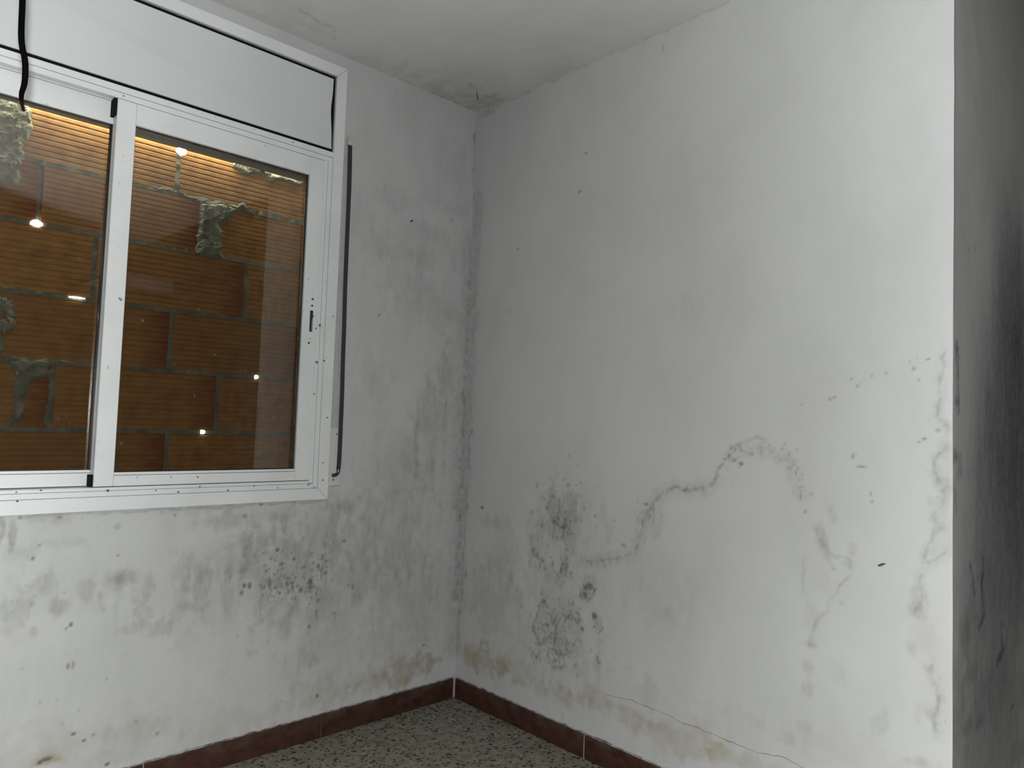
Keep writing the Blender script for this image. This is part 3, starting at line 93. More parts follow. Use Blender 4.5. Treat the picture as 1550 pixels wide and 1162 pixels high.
# ------------------------------------------------------------------ noise for the stain maps
LAT = rng.random((512, 512))
def vnoise(u, v, s, seed=0):
    x = u * s + 37.3 * (seed + 1); y = v * s + 91.7 * (seed + 1)
    xi = np.floor(x).astype(int); yi = np.floor(y).astype(int)
    fx = x - xi; fy = y - yi
    fx = fx * fx * (3 - 2 * fx); fy = fy * fy * (3 - 2 * fy)
    a = LAT[xi % 512, yi % 512]; b = LAT[(xi + 1) % 512, yi % 512]
    c = LAT[xi % 512, (yi + 1) % 512]; d = LAT[(xi + 1) % 512, (yi + 1) % 512]
    return (a * (1 - fx) + b * fx) * (1 - fy) + (c * (1 - fx) + d * fx) * fy
def fbm(u, v, s, seed=0, oct=4):
    t = 0; w = 0; a = 1.0
    for i in range(oct):
        t = t + a * vnoise(u, v, s * 2 ** i, seed + i); w += a; a *= 0.55
    return t / w
def sstep(a, b, x):
    t = np.clip((x - a) / (b - a), 0, 1); return t * t * (3 - 2 * t)

def stain_map(key, U, V):
    """RGBA per grid point: film, speckle, ochre, dot."""
    n = U.shape
    S = np.zeros(n + (4,))
    rag = fbm(U, V, 38, 3, 4) - 0.5
    rag2 = fbm(U, V * 0.35, 30, 9, 4) - 0.5
    streak = fbm(U, V * 0.22, 55, 21, 4)
    blot = fbm(U, V, 60, 33, 3)
    for (c, u, v, ru, rv, am) in STAIN_TONE_BLOBS[key]:
        crisp = c == 3
        m = 1.8
        sel = (np.abs(U - u) < ru * m + .004) & (np.abs(V - v) < rv * m + .004)
        if not sel.any(): continue
        ru_ = max(ru, .0032); rv_ = max(rv, .0032)
        r = np.sqrt(((U[sel] - u) / ru_) ** 2 + ((V[sel] - v) / rv_) ** 2)
        if crisp:
            val = am * sstep(1.45, 0.55, r)
        else:
            big = min(1.0, max(ru, rv) / .03)
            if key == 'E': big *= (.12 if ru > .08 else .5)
            r = r + (rag[sel] * 1.3 + rag2[sel] * 1.5) * big
            val = am * sstep(1.25, 0.35, r)
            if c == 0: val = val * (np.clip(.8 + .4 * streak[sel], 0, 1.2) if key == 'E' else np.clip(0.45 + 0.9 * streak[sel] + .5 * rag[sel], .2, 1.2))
        S[sel, c] = 1 - (1 - S[sel, c]) * (1 - np.clip(val, 0, 1))
    for (c, w, am, pts) in STAIN_TONE_LINES[key]:
        P = np.array(pts); lo = P.min(0) - w * 2; hi = P.max(0) + w * 2
        sel = (U > lo[0]) & (U < hi[0]) & (V > lo[1]) & (V < hi[1])
        if not sel.any(): continue
        x = U[sel] + rag[sel] * min(.045, .016 + w); y = V[sel] + rag2[sel] * min(.035, .014 + w)
        d = np.full(x.shape, 9.0)
        for a, b in zip(P[:-1], P[1:]):
            ab = b - a; t = np.clip(((x - a[0]) * ab[0] + (y - a[1]) * ab[1]) / (ab @ ab + 1e-12), 0, 1)
            d = np.minimum(d, np.hypot(x - a[0] - t * ab[0], y - a[1] - t * ab[1]))
        hw = max(w * .5, .003)
        val = am * sstep(1.35, .3, d / hw)
        if c in (0, 3): val = val * np.clip(-.2 + 2.2 * blot[sel], .1, 1.35)
        S[sel, c] = 1 - (1 - S[sel, c]) * (1 - np.clip(val, 0, 1))
    # broad, barely visible unevenness of the old paint
    S[..., 0] = 1 - (1 - S[..., 0]) * (1 - (.13 if key == 'L' else .07) * sstep(.40, .72, fbm(U, V * .5, 7, 50, 6)))
    if key in 'LR':
        S[..., 1] = np.maximum(S[..., 1], .20 * sstep(.5, .8, fbm(U, V, 6, 77, 3)) * sstep(1.5, .7, V))
    return np.clip(S, 0, 1)

# ------------------------------------------------------------------ node helpers
def new_mat(name):
    m = bpy.data.materials.new(name); m.use_nodes = True
    nt = m.node_tree; nt.nodes.clear()
    out = nt.nodes.new('ShaderNodeOutputMaterial'); bs = nt.nodes.new('ShaderNodeBsdfPrincipled')
    nt.links.new(bs.outputs[0], out.inputs[0])
    return m, nt, bs, out
def nd(nt, kind, **kw):
    n = nt.nodes.new(kind)
    for k, v in kw.items(): setattr(n, k, v)
    return n
def math_n(nt, op, a, b=None, clamp=False):
    n = nd(nt, 'ShaderNodeMath', operation=op, use_clamp=clamp)
    for i, x in enumerate((a, b)):
        if x is None: continue
        if isinstance(x, (int, float)): n.inputs[i].default_value = x
        else: nt.links.new(x, n.inputs[i])
    return n.outputs[0]
def mix_c(nt, fac, a, b):
    n = nd(nt, 'ShaderNodeMix', data_type='RGBA')
    if isinstance(fac, (int, float)): n.inputs[0].default_value = fac
    else: nt.links.new(fac, n.inputs[0])
    for s, x in ((6, a), (7, b)):
        if isinstance(x, tuple): n.inputs[s].default_value = (*x, 1)
        else: nt.links.new(x, n.inputs[s])
    return n.outputs[2]
def ramp(nt, fac, lo, hi, a=0.0, b=1.0):
    n = nd(nt, 'ShaderNodeMapRange'); n.clamp = True
    nt.links.new(fac, n.inputs[0])
    for i, x in enumerate((lo, hi, a, b)): n.inputs[i + 1].default_value = x
    return n.outputs[0]
def noise(nt, scale, detail=3, coord='Object', stretch=None, rough=.55, dist=0.0):
    tc = nd(nt, 'ShaderNodeTexCoord'); src = tc.outputs[coord]
    if stretch:
        mp = nd(nt, 'ShaderNodeMapping'); mp.inputs['Scale'].default_value = stretch
        nt.links.new(src, mp.inputs[0]); src = mp.outputs[0]
    n = nd(nt, 'ShaderNodeTexNoise'); n.inputs['Scale'].default_value = scale
    n.inputs['Detail'].default_value = detail; n.inputs['Roughness'].default_value = rough
    n.inputs['Distortion'].default_value = dist
    nt.links.new(src, n.inputs['Vector'])
    return n.outputs[0]
def bump(nt, bs, h, strength, dist=.002):
    b = nd(nt, 'ShaderNodeBump'); b.inputs['Strength'].default_value = strength
    b.inputs['Distance'].default_value = dist
    nt.links.new(h, b.inputs['Height']); nt.links.new(b.outputs[0], bs.inputs['Normal'])

def plaster_mat(name, base, film_c, ochre_c=(.40, .33, .17), rough=.85, film_stretch=.4, film_range=(.45, 1.15)):
    m, nt, bs, out = new_mat(name)
    at = nd(nt, 'ShaderNodeAttribute', attribute_name='stain')
    sp = nd(nt, 'ShaderNodeSeparateColor'); nt.links.new(at.outputs['Color'], sp.inputs[0])
    big = noise(nt, 2.2, 5)
    col = mix_c(nt, ramp(nt, big, .35, .7), base, tuple(x * .93 for x in base))
    och = math_n(nt, 'MULTIPLY', sp.outputs[2], ramp(nt, noise(nt, 22, 5), .3, .65, .35, 1.0), True)
    col = mix_c(nt, och, col, ochre_c)
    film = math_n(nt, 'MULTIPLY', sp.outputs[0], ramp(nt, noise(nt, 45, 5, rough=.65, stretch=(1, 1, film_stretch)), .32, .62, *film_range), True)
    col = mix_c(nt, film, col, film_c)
    g = sp.outputs[1]
    n1 = noise(nt, 75, 2.5, stretch=(1, 1, .7))
    t = math_n(nt, 'ADD', math_n(nt, 'MULTIPLY', g, .26), -.735)
    s1 = math_n(nt, 'MULTIPLY', math_n(nt, 'ADD', n1, t), 11.0, True)
    s1 = math_n(nt, 'MULTIPLY', s1, math_n(nt, 'MULTIPLY', g, 2.5, True), True)
    col = mix_c(nt, math_n(nt, 'MULTIPLY', s1, .40), col, tuple(x * .5 for x in film_c))
    # stray flecks everywhere
    n2 = noise(nt, 48, 1)
    s2 = math_n(nt, 'MULTIPLY', math_n(nt, 'ADD', n2, -.80), 14.0, True)
    col = mix_c(nt, math_n(nt, 'MULTIPLY', s2, .5), col, film_c)
    col = mix_c(nt, math_n(nt, 'MULTIPLY', at.outputs['Alpha'], .70, True), col, (.035, .033, .03))
    nt.links.new(col, bs.inputs['Base Color'])
    bs.inputs['Roughness'].default_value = rough
    bs.inputs['Specular IOR Level'].default_value = .25
    h = math_n(nt, 'ADD', noise(nt, 9, 4), math_n(nt, 'MULTIPLY', noise(nt, 130, 3), .12))
    bump(nt, bs, h, .35, .006)
    return m

def simple_mat(name, col, rough=.5, var=.0, scale=20, spec=.5, dark=None, bump_s=0, bscale=60):
    m, nt, bs, out = new_mat(name)
    c2 = dark or tuple(x * (1 - var) for x in col)
    c = mix_c(nt, ramp(nt, noise(nt, scale, 4), .35, .68), col, c2)
    nt.links.new(c, bs.inputs['Base Color'])
    bs.inputs['Roughness'].default_value = rough
    bs.inputs['Specular IOR Level'].default_value = spec
    if bump_s: bump(nt, bs, noise(nt, bscale, 4), bump_s, .004)
    return m

M = {}
M['render'] = simple_mat('dark_unseen_wall', (.10, .097, .09), .9, .2, 3, spec=.2)  # unseen walls, coloured dark so they bounce little light back
M['plaster'] = plaster_mat('wall_plaster', (.36, .364, .362), (.160, .162, .156), (.217, .183, .118))
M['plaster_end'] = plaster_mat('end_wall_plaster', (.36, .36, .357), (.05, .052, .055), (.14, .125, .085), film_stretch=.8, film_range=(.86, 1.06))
M['plaster_ceil'] = plaster_mat('ceiling_plaster', (.445, .442, .437), (.21, .21, .195), (.35, .335, .28))

# white lacquered aluminium with a little grime
def lacquer(name, col):
    m, nt, bs, out = new_mat(name)
    c = mix_c(nt, ramp(nt, noise(nt, 6, 5), .4, .75), col, tuple(x * .9 for x in col))
    gr = math_n(nt, 'MULTIPLY', math_n(nt, 'ADD', noise(nt, 62, 2, stretch=(1, 1, .6)), -.705), 14.0, True)
    c = mix_c(nt, math_n(nt, 'MULTIPLY', gr, .55), c, (.16, .15, .13))
    nt.links.new(c, bs.inputs['Base Color'])
    bs.inputs['Roughness'].default_value = .42
    bs.inputs['Specular IOR Level'].default_value = .4
    return m
M['white'] = lacquer('white_lacquered_aluminium', (.50, .512, .508))
M['panel'] = simple_mat('white_box_panel', (.425, .442, .44), .5, .04, 3)
M['black'] = simple_mat('black_shade_and_brush', (.006, .006, .006), .9, .1, spec=.1)
M['gasket'] = simple_mat('black_rubber_gasket', (.012, .012, .012), .25, .2, spec=.6)
M['lip'] = simple_mat('glossy_gasket_lip', (.01, .01, .01), .05, .1, spec=1.0)
M['greyalu'] = simple_mat('grey_aluminium', (.20, .205, .21), .5, .1)
M['steel'] = simple_mat('dark_screw_steel', (.05, .05, .05), .4, .2)
M['strap'] = simple_mat('dark_strap_webbing', (.014, .0145, .014), .8, .3, 30)
M['cap'] = simple_mat('strap_cap_plastic', (.38, .37, .32), .6, .2)
M['plate'] = simple_mat('strap_plate_plastic', (.31, .315, .312), .55, .12, 30)
M['lower'] = simple_mat('strap_box_plastic', (.40, .405, .40), .55, .12, 30)
M['cable'] = simple_mat('black_cable_sheath', (.0007, .0007, .0007), .9, .2, spec=.01)
M['core'] = simple_mat('brown_wire_core', (.004, .0014, .001), .8, .2, spec=.02)
M['flake'] = simple_mat('dark_flake', (.05, .05, .045), .8, .2)
M['fleck'] = simple_mat('grime', (.10, .097, .085), .9, .3, 40)
M['web'] = simple_mat('cobweb_grey', (.33, .33, .32), .9, .1)
M['grout'] = simple_mat('white_grout', (.27, .255, .235), .9, .2, 60)
M['grout_dark'] = simple_mat('dirty_grout', (.075, .04, .03), .9, .2, 60)
M['lip_plaster'] = simple_mat('crumbling_plaster', (.25, .245, .235), .95, .3, 40, dark=(.06, .045, .035), spec=.1)
M['crack'] = simple_mat('brownish_crack_filling', (.20, .185, .155), .95, .3, 60, spec=.1)
M['mortar'] = simple_mat('grey_mortar', (.17, .188, .184), .95, .4, 26, spec=.15, dark=(.095, .108, .106), bump_s=.8, bscale=55)

# glass: thin, tinted by dust, mirror-like at its surface
def glass():
    m, nt, bs, out = new_mat('window_glass')
    nt.nodes.remove(bs)
    tr = nd(nt, 'ShaderNodeBsdfTransparent'); tr.inputs[0].default_value = (.70, .68, .63, 1)
    gl = nd(nt, 'ShaderNodeBsdfGlossy'); gl.inputs['Roughness'].default_value = 0.0
    gl.inputs['Color'].default_value = (1, 1, 1, 1)
    fr = nd(nt, 'ShaderNodeFresnel'); fr.inputs['IOR'].default_value = 1.5
    mx = nd(nt, 'ShaderNodeMixShader')
    nt.links.new(fr.outputs[0], mx.inputs[0]); nt.links.new(tr.outputs[0], mx.inputs[1]); nt.links.new(gl.outputs[0], mx.inputs[2])
    df = nd(nt, 'ShaderNodeBsdfDiffuse'); df.inputs[0].default_value = (.5, .49, .45, 1)
    dust = math_n(nt, 'MULTIPLY', math_n(nt, 'ADD', noise(nt, 55, 3, stretch=(1, 1, .8)), -.70), 3.0, True)
    dust = math_n(nt, 'ADD', math_n(nt, 'MULTIPLY', dust, .5), .004, True)
    mx2 = nd(nt, 'ShaderNodeMixShader')
    nt.links.new(dust, mx2.inputs[0]); nt.links.new(mx.outputs[0], mx2.inputs[1]); nt.links.new(df.outputs[0], mx2.inputs[2])
    nt.links.new(mx2.outputs[0], out.inputs[0])
    return m
M['glass'] = glass()

def brick_mat():
    m, nt, bs, out = new_mat('ribbed_clay_brick')
    oi = nd(nt, 'ShaderNodeObjectInfo')
    tc = nd(nt, 'ShaderNodeTexCoord'); sx = nd(nt, 'ShaderNodeSeparateXYZ')
    nt.links.new(tc.outputs['Generated'], sx.inputs[0])
    c = mix_c(nt, oi.outputs['Random'], (.285, .158, .062), (.215, .122, .052))
    c = mix_c(nt, ramp(nt, noise(nt, 9, 4, stretch=(1, 1, 3)), .35, .7), c, (.175, .092, .040))
    # red, ragged over-fired ends
    e = math_n(nt, 'ADD', sx.outputs[0], math_n(nt, 'MULTIPLY', noise(nt, 26, 3, stretch=(.5, 1, 3)), .28))
    e = ramp(nt, e, .98, 1.14)
    e = math_n(nt, 'MULTIPLY', e, ramp(nt, oi.outputs['Random'], .15, .5))
    c = mix_c(nt, math_n(nt, 'MULTIPLY', e, .85), c, (.13, .032, .014))
    # grey mortar smudges
    sm = math_n(nt, 'MULTIPLY', math_n(nt, 'ADD', noise(nt, 19, 4), -.62), 6.0, True)
    c = mix_c(nt, math_n(nt, 'MULTIPLY', sm, .35), c, (.22, .20, .17))
    nt.links.new(c, bs.inputs['Base Color']); bs.inputs['Roughness'].default_value = .85
    bs.inputs['Specular IOR Level'].default_value = .2
    bump(nt, bs, noise(nt, 90, 3, stretch=(.3, 1, 1)), .3, .002)
    return m
M['brick'] = brick_mat()

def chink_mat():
    m, nt, bs, out = new_mat('chink_glow')
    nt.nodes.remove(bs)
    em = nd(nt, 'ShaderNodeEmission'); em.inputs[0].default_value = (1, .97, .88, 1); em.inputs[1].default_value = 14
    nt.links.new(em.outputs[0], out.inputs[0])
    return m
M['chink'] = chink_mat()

def terrazzo():
    m, nt, bs, out = new_mat('terrazzo')
    tc = nd(nt, 'ShaderNodeTexCoord')
    def vor(scale, stretch, rot):
        mp = nd(nt, 'ShaderNodeMapping'); mp.inputs['Scale'].default_value = stretch; mp.inputs['Rotation'].default_value = (0, 0, rot)
        nt.links.new(tc.outputs['Object'], mp.inputs[0])
        v = nd(nt, 'ShaderNodeTexVoronoi'); v.inputs['Scale'].default_value = scale
        nt.links.new(mp.outputs[0], v.inputs['Vector']); return v
    base = mix_c(nt, ramp(nt, noise(nt, 30, 4), .35, .65), (.165, .155, .117), (.100, .094, .071))
    v1 = vor(62, (1, 1, 1), .3)
    s = nd(nt, 'ShaderNodeSeparateColor'); nt.links.new(v1.outputs['Color'], s.inputs[0])
    isl = math_n(nt, 'MULTIPLY', ramp(nt, s.outputs[0], .62, .64), ramp(nt, v1.outputs['Distance'], .33, .42, 1, 0))
    base = mix_c(nt, isl, base, mix_c(nt, s.outputs[1], (.20, .192, .155), (.125, .112, .096)))
    v2 = vor(38, (1, 1, 1), 1.1)
    s2 = nd(nt, 'ShaderNodeSeparateColor'); nt.links.new(v2.outputs['Color'], s2.inputs[0])
    isd = math_n(nt, 'MULTIPLY', ramp(nt, s2.outputs[0], .50, .52), ramp(nt, math_n(nt, 'ADD', v2.outputs['Distance'], math_n(nt, 'MULTIPLY', noise(nt, 60, 2), .25)), .40, .46, 1, 0))
    base = mix_c(nt, isd, base, mix_c(nt, s2.outputs[1], (.026, .025, .02), (.060, .057, .046)))
    v3 = vor(70, (1, 1, 1), .7)
    s3 = nd(nt, 'ShaderNodeSeparateColor'); nt.links.new(v3.outputs['Color'], s3.inputs[0])
    isd3 = math_n(nt, 'MULTIPLY', ramp(nt, s3.outputs[2], .74, .76), ramp(nt, v3.outputs['Distance'], .32, .4, 1, 0))
    base = mix_c(nt, isd3, base, (.032, .031, .025))
    nt.links.new(base, bs.inputs['Base Color'])
    bs.inputs['Roughness'].default_value = .5; bs.inputs['Specular IOR Level'].default_value = .35
    return m
M['terrazzo'] = terrazzo()

def skirting():
    m, nt, bs, out = new_mat('brown_glazed_skirting')
    oi = nd(nt, 'ShaderNodeObjectInfo')
    c = mix_c(nt, oi.outputs['Random'], (.043, .0160, .0095), (.036, .0138, .0085))
    c = mix_c(nt, ramp(nt, noise(nt, 28, 5, stretch=(1, 1, 1.5)), .42, .7), c, (.020, .0068, .0045))
    # pale plaster dust lying on the upper part
    d = ramp(nt, noise(nt, 13, 5), .42, .68)
    tc = nd(nt, 'ShaderNodeTexCoord'); sx = nd(nt, 'ShaderNodeSeparateXYZ'); nt.links.new(tc.outputs['Object'], sx.inputs[0])
    d = math_n(nt, 'MULTIPLY', d, ramp(nt, sx.outputs[2], .035, .075))
    c = mix_c(nt, math_n(nt, 'MULTIPLY', d, .42), c, (.085, .066, .058))
    nt.links.new(c, bs.inputs['Base Color']); bs.inputs['Roughness'].default_value = .5
    bs.inputs['Specular IOR Level'].default_value = .3
    return m
M['skirting'] = skirting()

# ------------------------------------------------------------------ mesh helpers
def link_mesh(name, me, mat, parent=None):
    o = bpy.data.objects.new(name, me); C.objects.link(o)
    if mat is not None and not me.materials: me.materials.append(mat)
    if parent is not None: o.parent = parent
    return o
def obj(name, bm, mat, parent=None, smooth=False):
    me = bpy.data.meshes.new(name); bmesh.ops.recalc_face_normals(bm, faces=bm.faces[:])
    bm.to_mesh(me); bm.free()
    if smooth: me.polygons.foreach_set('use_smooth', [True] * len(me.polygons))
    return link_mesh(name, me, mat, parent)
def box(bm, x0, x1, y0, y1, z0, z1, bev=0.0):
    r = bmesh.ops.create_cube(bm, size=1.0)
    for v in r['verts']:
        v.co = Vector(((x0 + x1) / 2 + v.co.x * (x1 - x0), (y0 + y1) / 2 + v.co.y * (y1 - y0), (z0 + z1) / 2 + v.co.z * (z1 - z0)))
    if bev:
        es = list({e for v in r['verts'] for e in v.link_edges})
        bmesh.ops.bevel(bm, geom=es, offset=bev, segments=1, affect='EDGES', profile=.5)
def boxo(name, mat, parent, *a, bev=0.0):
    bm = bmesh.new(); box(bm, *a, bev=bev); return obj(name, bm, mat, parent)
def prism(bm, pts, axis, a, b):
    """extrude a 2D outline along an axis ('x','y','z') between a and b"""
    def P(p, t):
        return {'x': (t, p[0], p[1]), 'y': (p[0], t, p[1]), 'z': (p[0], p[1], t)}[axis]
    A = [bm.verts.new(P(p, a)) for p in pts]; B = [bm.verts.new(P(p, b)) for p in pts]
    n = len(pts)
    bm.faces.new(A); bm.faces.new(B)
    for i in range(n): bm.faces.new((A[i], A[(i + 1) % n], B[(i + 1) % n], B[i]))
def tube(bm, pts, radii, seg=10):
    pts = [Vector(p) for p in pts]
    if isinstance(radii, (int, float)): radii = [radii] * len(pts)
    rings = []
    up = Vector((.31, .17, .93)).normalized()
    for i, p in enumerate(pts):
        t = (pts[min(i + 1, len(pts) - 1)] - pts[max(i - 1, 0)]).normalized()
        s = t.cross(up if abs(t.dot(up)) < .95 else Vector((1, 0, 0))).normalized(); w = s.cross(t)
        rings.append([bm.verts.new(p + radii[i] * (math.cos(2 * math.pi * k / seg) * s + math.sin(2 * math.pi * k / seg) * w)) for k in range(seg)])
    for a, b in zip(rings[:-1], rings[1:]):
        for k in range(seg): bm.faces.new((a[k], a[(k + 1) % seg], b[(k + 1) % seg], b[k]))
    bm.faces.new(rings[0]); bm.faces.new(rings[-1])
def spline(pts, n=6):
    P = [Vector(p) for p in pts]; out = []
    for i in range(len(P) - 1):
        p0 = P[max(i - 1, 0)]; p1 = P[i]; p2 = P[i + 1]; p3 = P[min(i + 2, len(P) - 1)]
        for k in range(n):
            t = k / n
            out.append(.5 * ((2 * p1) + (p2 - p0) * t + (2 * p0 - 5 * p1 + 4 * p2 - p3) * t * t + (3 * p1 - p0 - 3 * p2 + p3) * t ** 3))
    out.append(P[-1]); return out
def disc(bm, c, r, y0, y1, seg=10):
    prism(bm, [(c[0] + r * math.cos(2 * math.pi * k / seg), c[1] + r * math.sin(2 * math.pi * k / seg)) for k in range(seg)], 'y', y0, y1)
def empty(name, loc=(0, 0, 0)):
    o = bpy.data.objects.new(name, None); o.empty_display_size = .05; o.location = loc; C.objects.link(o); return o
def tag(o, label=None, cat=None, group=None, kind=None):
    if label: o['label'] = label
    if cat: o['category'] = cat
    if group: o['group'] = group
    if kind: o['kind'] = kind
    return o

def stained_surface(name, key, us, vs, fn, mat, hole=None, flip=False):
    """a plaster surface as a fine grid that carries its stain map"""
    U, V = np.meshgrid(np.array(us), np.array(vs), indexing='ij')
    nu, nv = U.shape
    X, Y, Z = fn(U, V)
    co = np.stack([X, Y, Z], -1).reshape(-1, 3)
    S = stain_map(key, U, V).reshape(-1, 4)
    idx = np.arange(nu * nv).reshape(nu, nv)
    q = np.stack([idx[:-1, :-1], idx[1:, :-1], idx[1:, 1:], idx[:-1, 1:]], -1)
    if hole:
        cu = (U[:-1, :-1] + U[1:, 1:]) / 2; cv = (V[:-1, :-1] + V[1:, 1:]) / 2
        q = q[~((cu > hole[0]) & (cu < hole[1]) & (cv > hole[2]) & (cv < hole[3]))]
    q = q.reshape(-1, 4)
    if flip: q = q[:, ::-1]
    me = bpy.data.meshes.new(name)
    me.vertices.add(len(co)); me.vertices.foreach_set('co', co.astype(np.float32).ravel())
    me.loops.add(q.size); me.loops.foreach_set('vertex_index', q.astype(np.int32).ravel())
    me.polygons.add(len(q)); me.polygons.foreach_set('loop_start', np.arange(0, q.size, 4, dtype=np.int32))
    me.polygons.foreach_set('use_smooth', np.ones(len(q), bool))
    me.update(calc_edges=True); me.validate()
    at = me.color_attributes.new('stain', 'FLOAT_COLOR', 'POINT')
    at.data.foreach_set('color', S.astype(np.float32).ravel())
    o = link_mesh(name, me, mat); o['kind'] = 'structure'
    return o
def steps(*segs):
    out = []
    for a, b, h in segs:
        n = max(1, int(round((b - a) / h))); out += list(a + (b - a) * np.arange(n) / n)
    return out + [segs[-1][1]]

# ------------------------------------------------------------------ the room shell
OPEN = (-2.096, -0.662, 0.870, 2.432)      # window opening in the left wall
us = sorted(set([round(x, 5) for x in steps((-5.5, -1.8, .1), (-1.8, 0, .0045))] + [OPEN[0], OPEN[1]]))
vs = sorted(set([round(x, 5) for x in steps((0, ROOM_H, .0045))] + [OPEN[2], OPEN[3]]))
wavy = lambda a, b: .0022 * (fbm(a, b, 1.7, 61, 3) - .5) * 2
wall_left = stained_surface('wall_left', 'L', us, vs,
    lambda U, V: (U, 0 * U + wavy(U, V) * sstep(0, -.15, U) * sstep(-.655, -.6, U) , V), M['plaster'], hole=OPEN)
bm = bmesh.new()                           # the sides of the opening, 30 cm deep
box(bm, OPEN[0] - .1, OPEN[0], .002, .30, OPEN[2] - .1, OPEN[3] + .06)
obj('reveal', bm, M['plaster'], wall_left)
boxo('reveal', M['plaster'], wall_left, OPEN[1], OPEN[1] + .1, .002, .30, OPEN[2] - .1, OPEN[3] + .06)
boxo('reveal', M['plaster'], wall_left, OPEN[0], OPEN[1], .002, .30, OPEN[2] - .1, OPEN[2])
boxo('lintel', M['plaster'], wall_left, OPEN[0], OPEN[1], .002, .30, OPEN[3], OPEN[3] + .06)

edge = lambda V: .0030 * (fbm(V * 0 + 3.1, V, 2.5, 71, 4) - .5) * 2
us = steps((END_Y, 0, .0045)); vs = steps((0, ROOM_H, .0045))
def right_fn(U, V):
    k = sstep(END_Y + .02, END_Y, U)
    return (wavy(U, V) * sstep(0, -.15, U) * (1 - k) + .004 * k * 0, U + edge(V) * k, V)
wall_right = stained_surface('wall_right', 'R', us, vs, right_fn, M['plaster'], flip=True)
us = steps((0, 1.15, .008)); vs = steps((0, 2.66, .008))
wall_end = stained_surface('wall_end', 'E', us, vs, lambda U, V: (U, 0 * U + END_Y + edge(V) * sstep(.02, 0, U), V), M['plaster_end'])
us = steps((-5.5, -1.0, .1), (-1.0, 0.0, .008)); vs = steps((-6.5, -1.9, .1), (-1.9, 0, .008))
ceiling = stained_surface('ceiling', 'C', us, vs, lambda U, V: (U, V, 0 * U + ROOM_H), M['plaster_ceil'], flip=True)

floor_ = boxo('floor', M['terrazzo'], None, -5.5, 1.15, -6.5, 0.0, -.10, 0.0); floor_['kind'] = 'structure'
for nm, a in (('wall_back', (-5.5, 1.15, -6.6, -6.5, 0, ROOM_H)), ('wall_far', (-5.6, -5.5, -6.5, 0, 0, ROOM_H)),
              ('wall_recess', (1.15, 1.25, -6.5, END_Y, 0, 2.66)), ('trim_1', (-.06, 0, -6.5, END_Y, ROOM_H + .001, 2.66))):
    w = boxo(nm, M['render'], None, *a); w['kind'] = 'structure'

c2 = boxo('ceiling_recess', M['render'], None, 0, 1.15, -6.5, END_Y, 2.66, 2.72); c2['kind'] = 'structure'
# hairline crack low on the right wall
bm = bmesh.new()
cl = []
for (a, b), (c, d) in zip(CRACK_LINE[:-1], CRACK_LINE[1:]):
    for k in range(3):
        t = k / 3; cl.append((0.0008, a + (c - a) * t + random.uniform(-.002, .002), b + (d - b) * t + random.uniform(-.0018, .0018)))
tube(bm, cl, [random.uniform(.0006, .0015) for _ in cl], 5)
obj('crack', bm, M['crack'], wall_right)

# ------------------------------------------------------------------ skirting tiles
def skirting_run(name, axis, joints):
    root = empty(name); tag(root, kind='structure')
    for i, (a, b) in enumerate(zip(joints[:-1], joints[1:])):
        hi, lo = a - (.004 if i == 0 else .0008), b + .0008
        bm = bmesh.new(); n = 14
        # front edge line slightly rounded, top edge a little chipped
        prof = [(0, 0), (.012, 0), (.012, .076), (.009, .080), (0, .080)]
        if axis == 'x': box(bm, lo, hi, -.012, -.0005, 0.0005, .080, bev=.002)
        else: box(bm, -.012, -.0005, lo, hi, 0.0005, .080, bev=.002)
        obj('tile', bm, M['skirting'], root)
        bm = bmesh.new()
        if axis == 'x': box(bm, b - .0010, b + .0010, -.0115, -.0005, 0.0005, .0795)
        else: box(bm, -.0115, -.0005, b - .0010, b + .0010, 0.0005, .0795)
        obj('grout_joint', bm, M['grout_dark'] if abs(b + .625) < .001 else M['grout'], root)
    return root
bl = skirting_run('baseboard_left', 'x', [-.012, -.625, -1.221, -1.82, -2.42, -3.02])
br = skirting_run('baseboard_right', 'y', [-.012, -.722, -1.32, END_Y])
boxo('grout_joint', M['grout'], bl, -.0152, -.0122, -.0152, -.0122, .0005, .088)
# crumbling plaster lip above the tiles
def lip(name, axis, a, b, root):
    bm = bmesh.new(); n = 90
    pts = [a + (b - a) * i / n for i in range(n + 1)]
    prev = None
    for i, t in enumerate(pts):
        h = .0802 + .005 * max(0, random.gauss(-.2, .5)); d = .0030 + .003 * random.random()
        q = [(t, -.0005, .0795), (t, -d, .0795), (t, -d * .8, h), (t, -.0005, h + .003)] if axis == 'x' else \
            [(-.0005, t, .0795), (-d, t, .0795), (-d * .8, t, h), (-.0005, t, h + .003)]
        cur = [bm.verts.new(p) for p in q]
        if prev:
            for k in range(3): bm.faces.new((prev[k], prev[k + 1], cur[k + 1], cur[k]))
        prev = cur
    obj('plaster_lip', bm, M['lip_plaster'], root)
lip('lip', 'x', -.012, -2.2, bl); lip('lip', 'y', -.012, END_Y, br)

